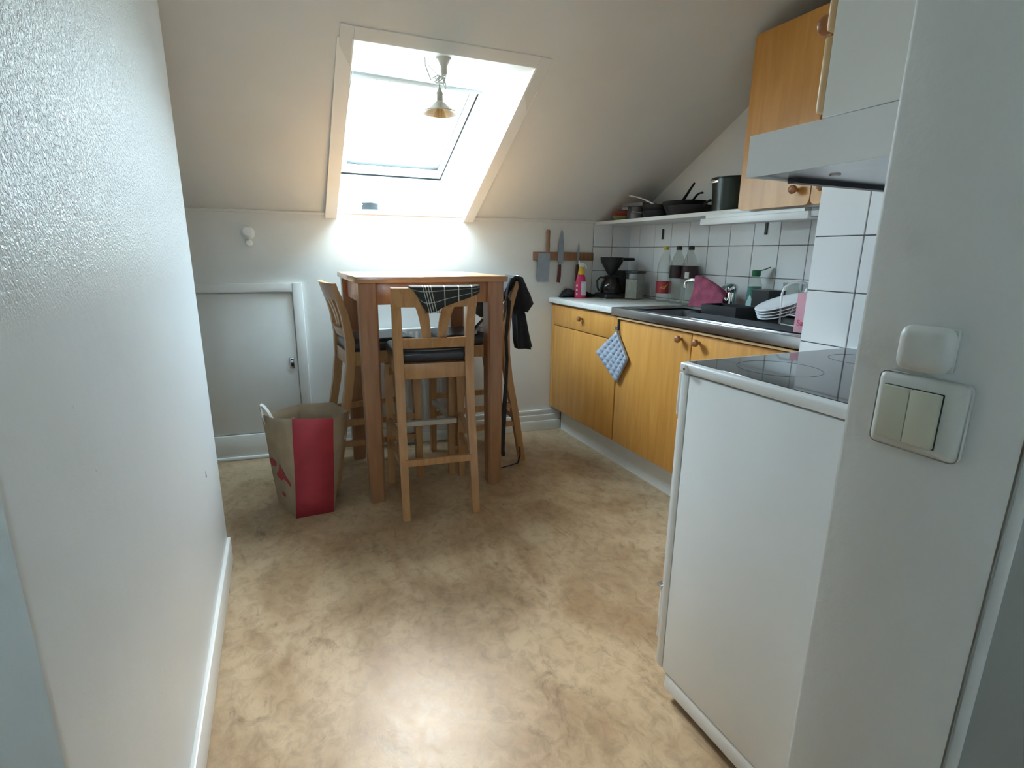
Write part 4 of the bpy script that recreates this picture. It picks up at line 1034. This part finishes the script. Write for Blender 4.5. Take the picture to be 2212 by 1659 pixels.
# plates leaning
for k in range(4):
    p = thing('plate', ['white plate leaning at the front of the dish rack', 'second white plate in the dish rack', 'third white plate in the dish rack', 'rear white plate in the dish rack'][k], 'plate', (1.874 - .004 * k, 1.525 + .002 * k, .958 + .0110 * k), group='plates stacked in the dish rack', rot=tuple(Matrix.Rotation(math.radians(21), 3, Vector((-.4, -.91, 0))).to_euler()))
    p.scale = (.9, .9, .9)
    MB().lathe([(.055, 0), (.058, -.001), (.078, .001), (.108, .0045), (.110, .0055), (.1095, .0085), (.106, .0088), (.077, .0045), (.055, .0025), (.001, .0025)], (0, 0, 0), 40).build('dish', M['porcelain'], p)
# wire rack
wr = thing('dish_rack', 'white wire dish rack standing on the black tray', 'dish rack', (1.935, 1.46, .908))
MB().tube([(-.13, .02, .010), (-.131, .021, .06), (-.134, .022, .125), (-.128, .019, .150), (-.110, .011, .166), (-.082, -.001, .172), (-.052, -.014, .168), (-.030, -.024, .150), (-.020, -.028, .12), (-.014, -.031, .06), (-.012, -.032, .010)], .0042, 10).build('end_hoop', M['porcelain'], wr)
MB().tube([(-.13, .015, .010), (-.12, -.02, .006), (-.12, -.10, .008), (-.12, -.22, .006)], .003, 8).build('base_wire', M['porcelain'], wr)
MB().tube([(-.012, -.032, .010), (-.015, -.10, .008), (-.02, -.22, .006)], .003, 8).build('base_wire', M['porcelain'], wr)
MB().tube([(-.125, .0, .048), (-.12, -.10, .046), (-.12, -.22, .046)], .0028, 8).build('side_wire', M['porcelain'], wr)
for i in range(7):
    y = -.01 - i * .03
    MB().tube([(-.12, y, .047), (-.10, y - .004, .085), (-.085, y - .006, .092), (-.06, y, .02)], .0022, 6).build('divider_wire', M['porcelain'], wr)
# glass jars on the tray
for k, (x, y, r_, h_, lab) in enumerate(((2.135, 1.715, .040, .152, 'empty glass jar behind the dish rack'), (2.135, 1.61, .042, .152, 'empty glass jar next to the tiled pier'))):
    j = thing('glass_jar', lab, 'jar', (x, y, .909), group='glass jars on the draining tray')
    MB().lathe([(r_ * .9, 0), (r_, .004), (r_, h_ * .75), (r_ * .8, h_ * .86), (r_ * .8, h_), (r_ * .77, h_), (r_ * .77, h_ * .86), (r_ * .96, h_ * .74), (r_ * .96, .006), (.001, .006)], (0, 0, 0), 26, cap=False).build('jar_body', M['pet'], j)
    MB().lathe([(r_ * .84, h_ * .93), (r_ * .84, h_ * .97)], (0, 0, 0), 26, cap=False).build('screw_thread', M['glass'], j)
# pink carton
pk = thing('pink_carton', 'pink carton at the right end of the sink', 'carton', (1.745, 1.305, .9065), math.radians(4))
MB().box(-.022, .045, -.05, .045, 0, .142, .001, 1).build('carton', M['pinkcard'], pk)
fc = bpy.data.curves.new('lettering', 'FONT'); fc.body = 'Sal'; fc.size = .030; fc.extrude = .0003
fo = bpy.data.objects.new('lettering', fc); COL.objects.link(fo)
bpy.context.view_layer.update()
me = bpy.data.meshes.new_from_object(fo.evaluated_get(bpy.context.evaluated_depsgraph_get()))
bpy.data.objects.remove(fo)
me.materials.clear(); me.materials.append(M['pink'])
lo = bpy.data.objects.new('lettering', me); COL.objects.link(lo); lo.parent = pk
lo.matrix_local = Matrix(((0, 0, -1, -.0224), (-1, 0, 0, .036), (0, 1, 0, .026), (0, 0, 0, 1)))

# ------------------------------------------------------------------ pots and pans on the shelf
def bowl(name, label, x, y, z, r, h, mat, grp):
    b = thing(name, label, 'bowl', (x, y, z), group=grp)
    MB().lathe([(r * .55, 0), (r * .6, .002), (r * .92, h * .7), (r, h), (r * .97, h), (r * .88, h * .7), (r * .5, .006), (.001, .006)], (0, 0, 0), 28).build('bowl_body', M[mat], b)
    MB().lathe([(r, h - .003), (r * 1.03, h - .002), (r * 1.03, h + .002), (r * .97, h + .001)], (0, 0, 0), 28).build('rim', M[mat], b)
bowl('bowl', 'green plastic bowl at the far end of the shelf', 2.03, 2.893, SHZ, .068, .026, 'bowlgreen', 'bowls at the end of the shelf')
bowl('bowl', 'red plastic bowl stacked on the green one', 2.03, 2.893, SHZ + .016, .070, .034, 'bowlred', 'bowls at the end of the shelf')
sp2 = thing('saucepan', 'small steel saucepan under the pale pan handle', 'saucepan', (2.035, 2.745, SHZ))
MB().lathe([(.066, 0), (.070, .004), (.070, .070), (.072, .072), (.068, .072), (.067, .006), (.001, .006)], (0, 0, 0), 30).build('pan_body', M['panmetal'], sp2)
MB().strip([(-.069, -.01, .055), (-.092, -.018, .060), (-.090, .04, .064)], (0, 0, 1), .016, .006).build('handle', M['steel'], sp2)
ld = thing('pan_lid', 'grey baking tin lying on the steel saucepan', 'baking tin', (2.03, 2.735, SHZ + .0755), rot=(0, math.radians(-2), .3))
mb = MB(); trough(mb, -.075, .065, -.075, .085, 0, .018, .002); mb.build('tin', M['panmetal'], ld, smooth=False)
def frypan(label, x, y, z, r, h, mat, hmat, hpath, tilt=(0, 0, 0)):
    p = thing('frying_pan', label, 'pan', (x, y, z), rot=tilt, group='frying pans piled on the shelf')
    MB().lathe([(r * .82, 0), (r * .85, .002), (r, h), (r * .985, h), (r * .83, .006), (.001, .006)], (0, 0, 0), 36).build('pan_body', M[mat], p)
    MB().tube(hpath, [.007] * (len(hpath) - 1) + [.009], 10, flat=(1, .6)).build('handle', M[hmat], p)
    return p
fp1 = frypan('large black frying pan at the bottom of the pile', 2.055, 2.335, SHZ, .130, .048, 'castiron', 'black', [(-.02, -.125, .04), (-.03, -.15, .052), (-.035, -.19, .062)])
fp2 = frypan('black frying pan with a looped handle on top of the pile', 2.055, 2.37, SHZ + .030, .120, .044, 'castiron', 'black', [(-.0, -.05, .040), (-.005, -.075, .056), (-.01, -.10, .072), (-.015, -.125, .077), (-.02, -.145, .076)])
MB().tube([(0, .025, .036), (-.01, -.02, .075), (-.02, -.065, .112), (-.03, -.092, .126), (-.038, -.088, .112), (-.03, -.03, .066), (-.02, .015, .036)], .0055, 8).build('looped_handle', M['black'], fp2)
fp3 = frypan('pale handled pan wedged between saucepan and black pans', 2.03, 2.567, SHZ + .036, .088, .034, 'castiron', 'porcelain', [(-.05, -.03, .036), (-.05, .05, .066), (-.05, .13, .088), (-.05, .20, .102)])
fp4 = frypan('dark sauté pan under the pale handled pan', 2.035, 2.565, SHZ, .090, .038, 'castiron', 'dullsteel', [(-.075, .05, .03), (-.095, .07, .034), (-.10, .10, .036)])
gp = thing('green_pot', 'tall dark green cooking pot next to the wall cabinet', 'pot', (2.062, 2.04, SHZ))
MB().lathe([(.088, 0), (.094, .004), (.098, .08), (.104, .148), (.108, .152), (.108, .156), (.101, .156), (.096, .148), (.090, .008), (.001, .008)], (0, 0, 0), 40).build('pot_body', M['darkgreen'], gp)
for s_ in (-1, 1):
    MB().tube([(s_ * .02 - .0, s_ * -.100, .142), (s_ * .025, s_ * -.128, .160), (-s_ * .0, s_ * -.135, .164), (-s_ * .025, s_ * -.128, .160), (-s_ * .02, s_ * -.100, .142)], .006, 8).build('handle', M['black'], gp)
MB().box(-.103, -.096, .0, .055, .132, .146, .003).build('lug', M['chrome'], gp)
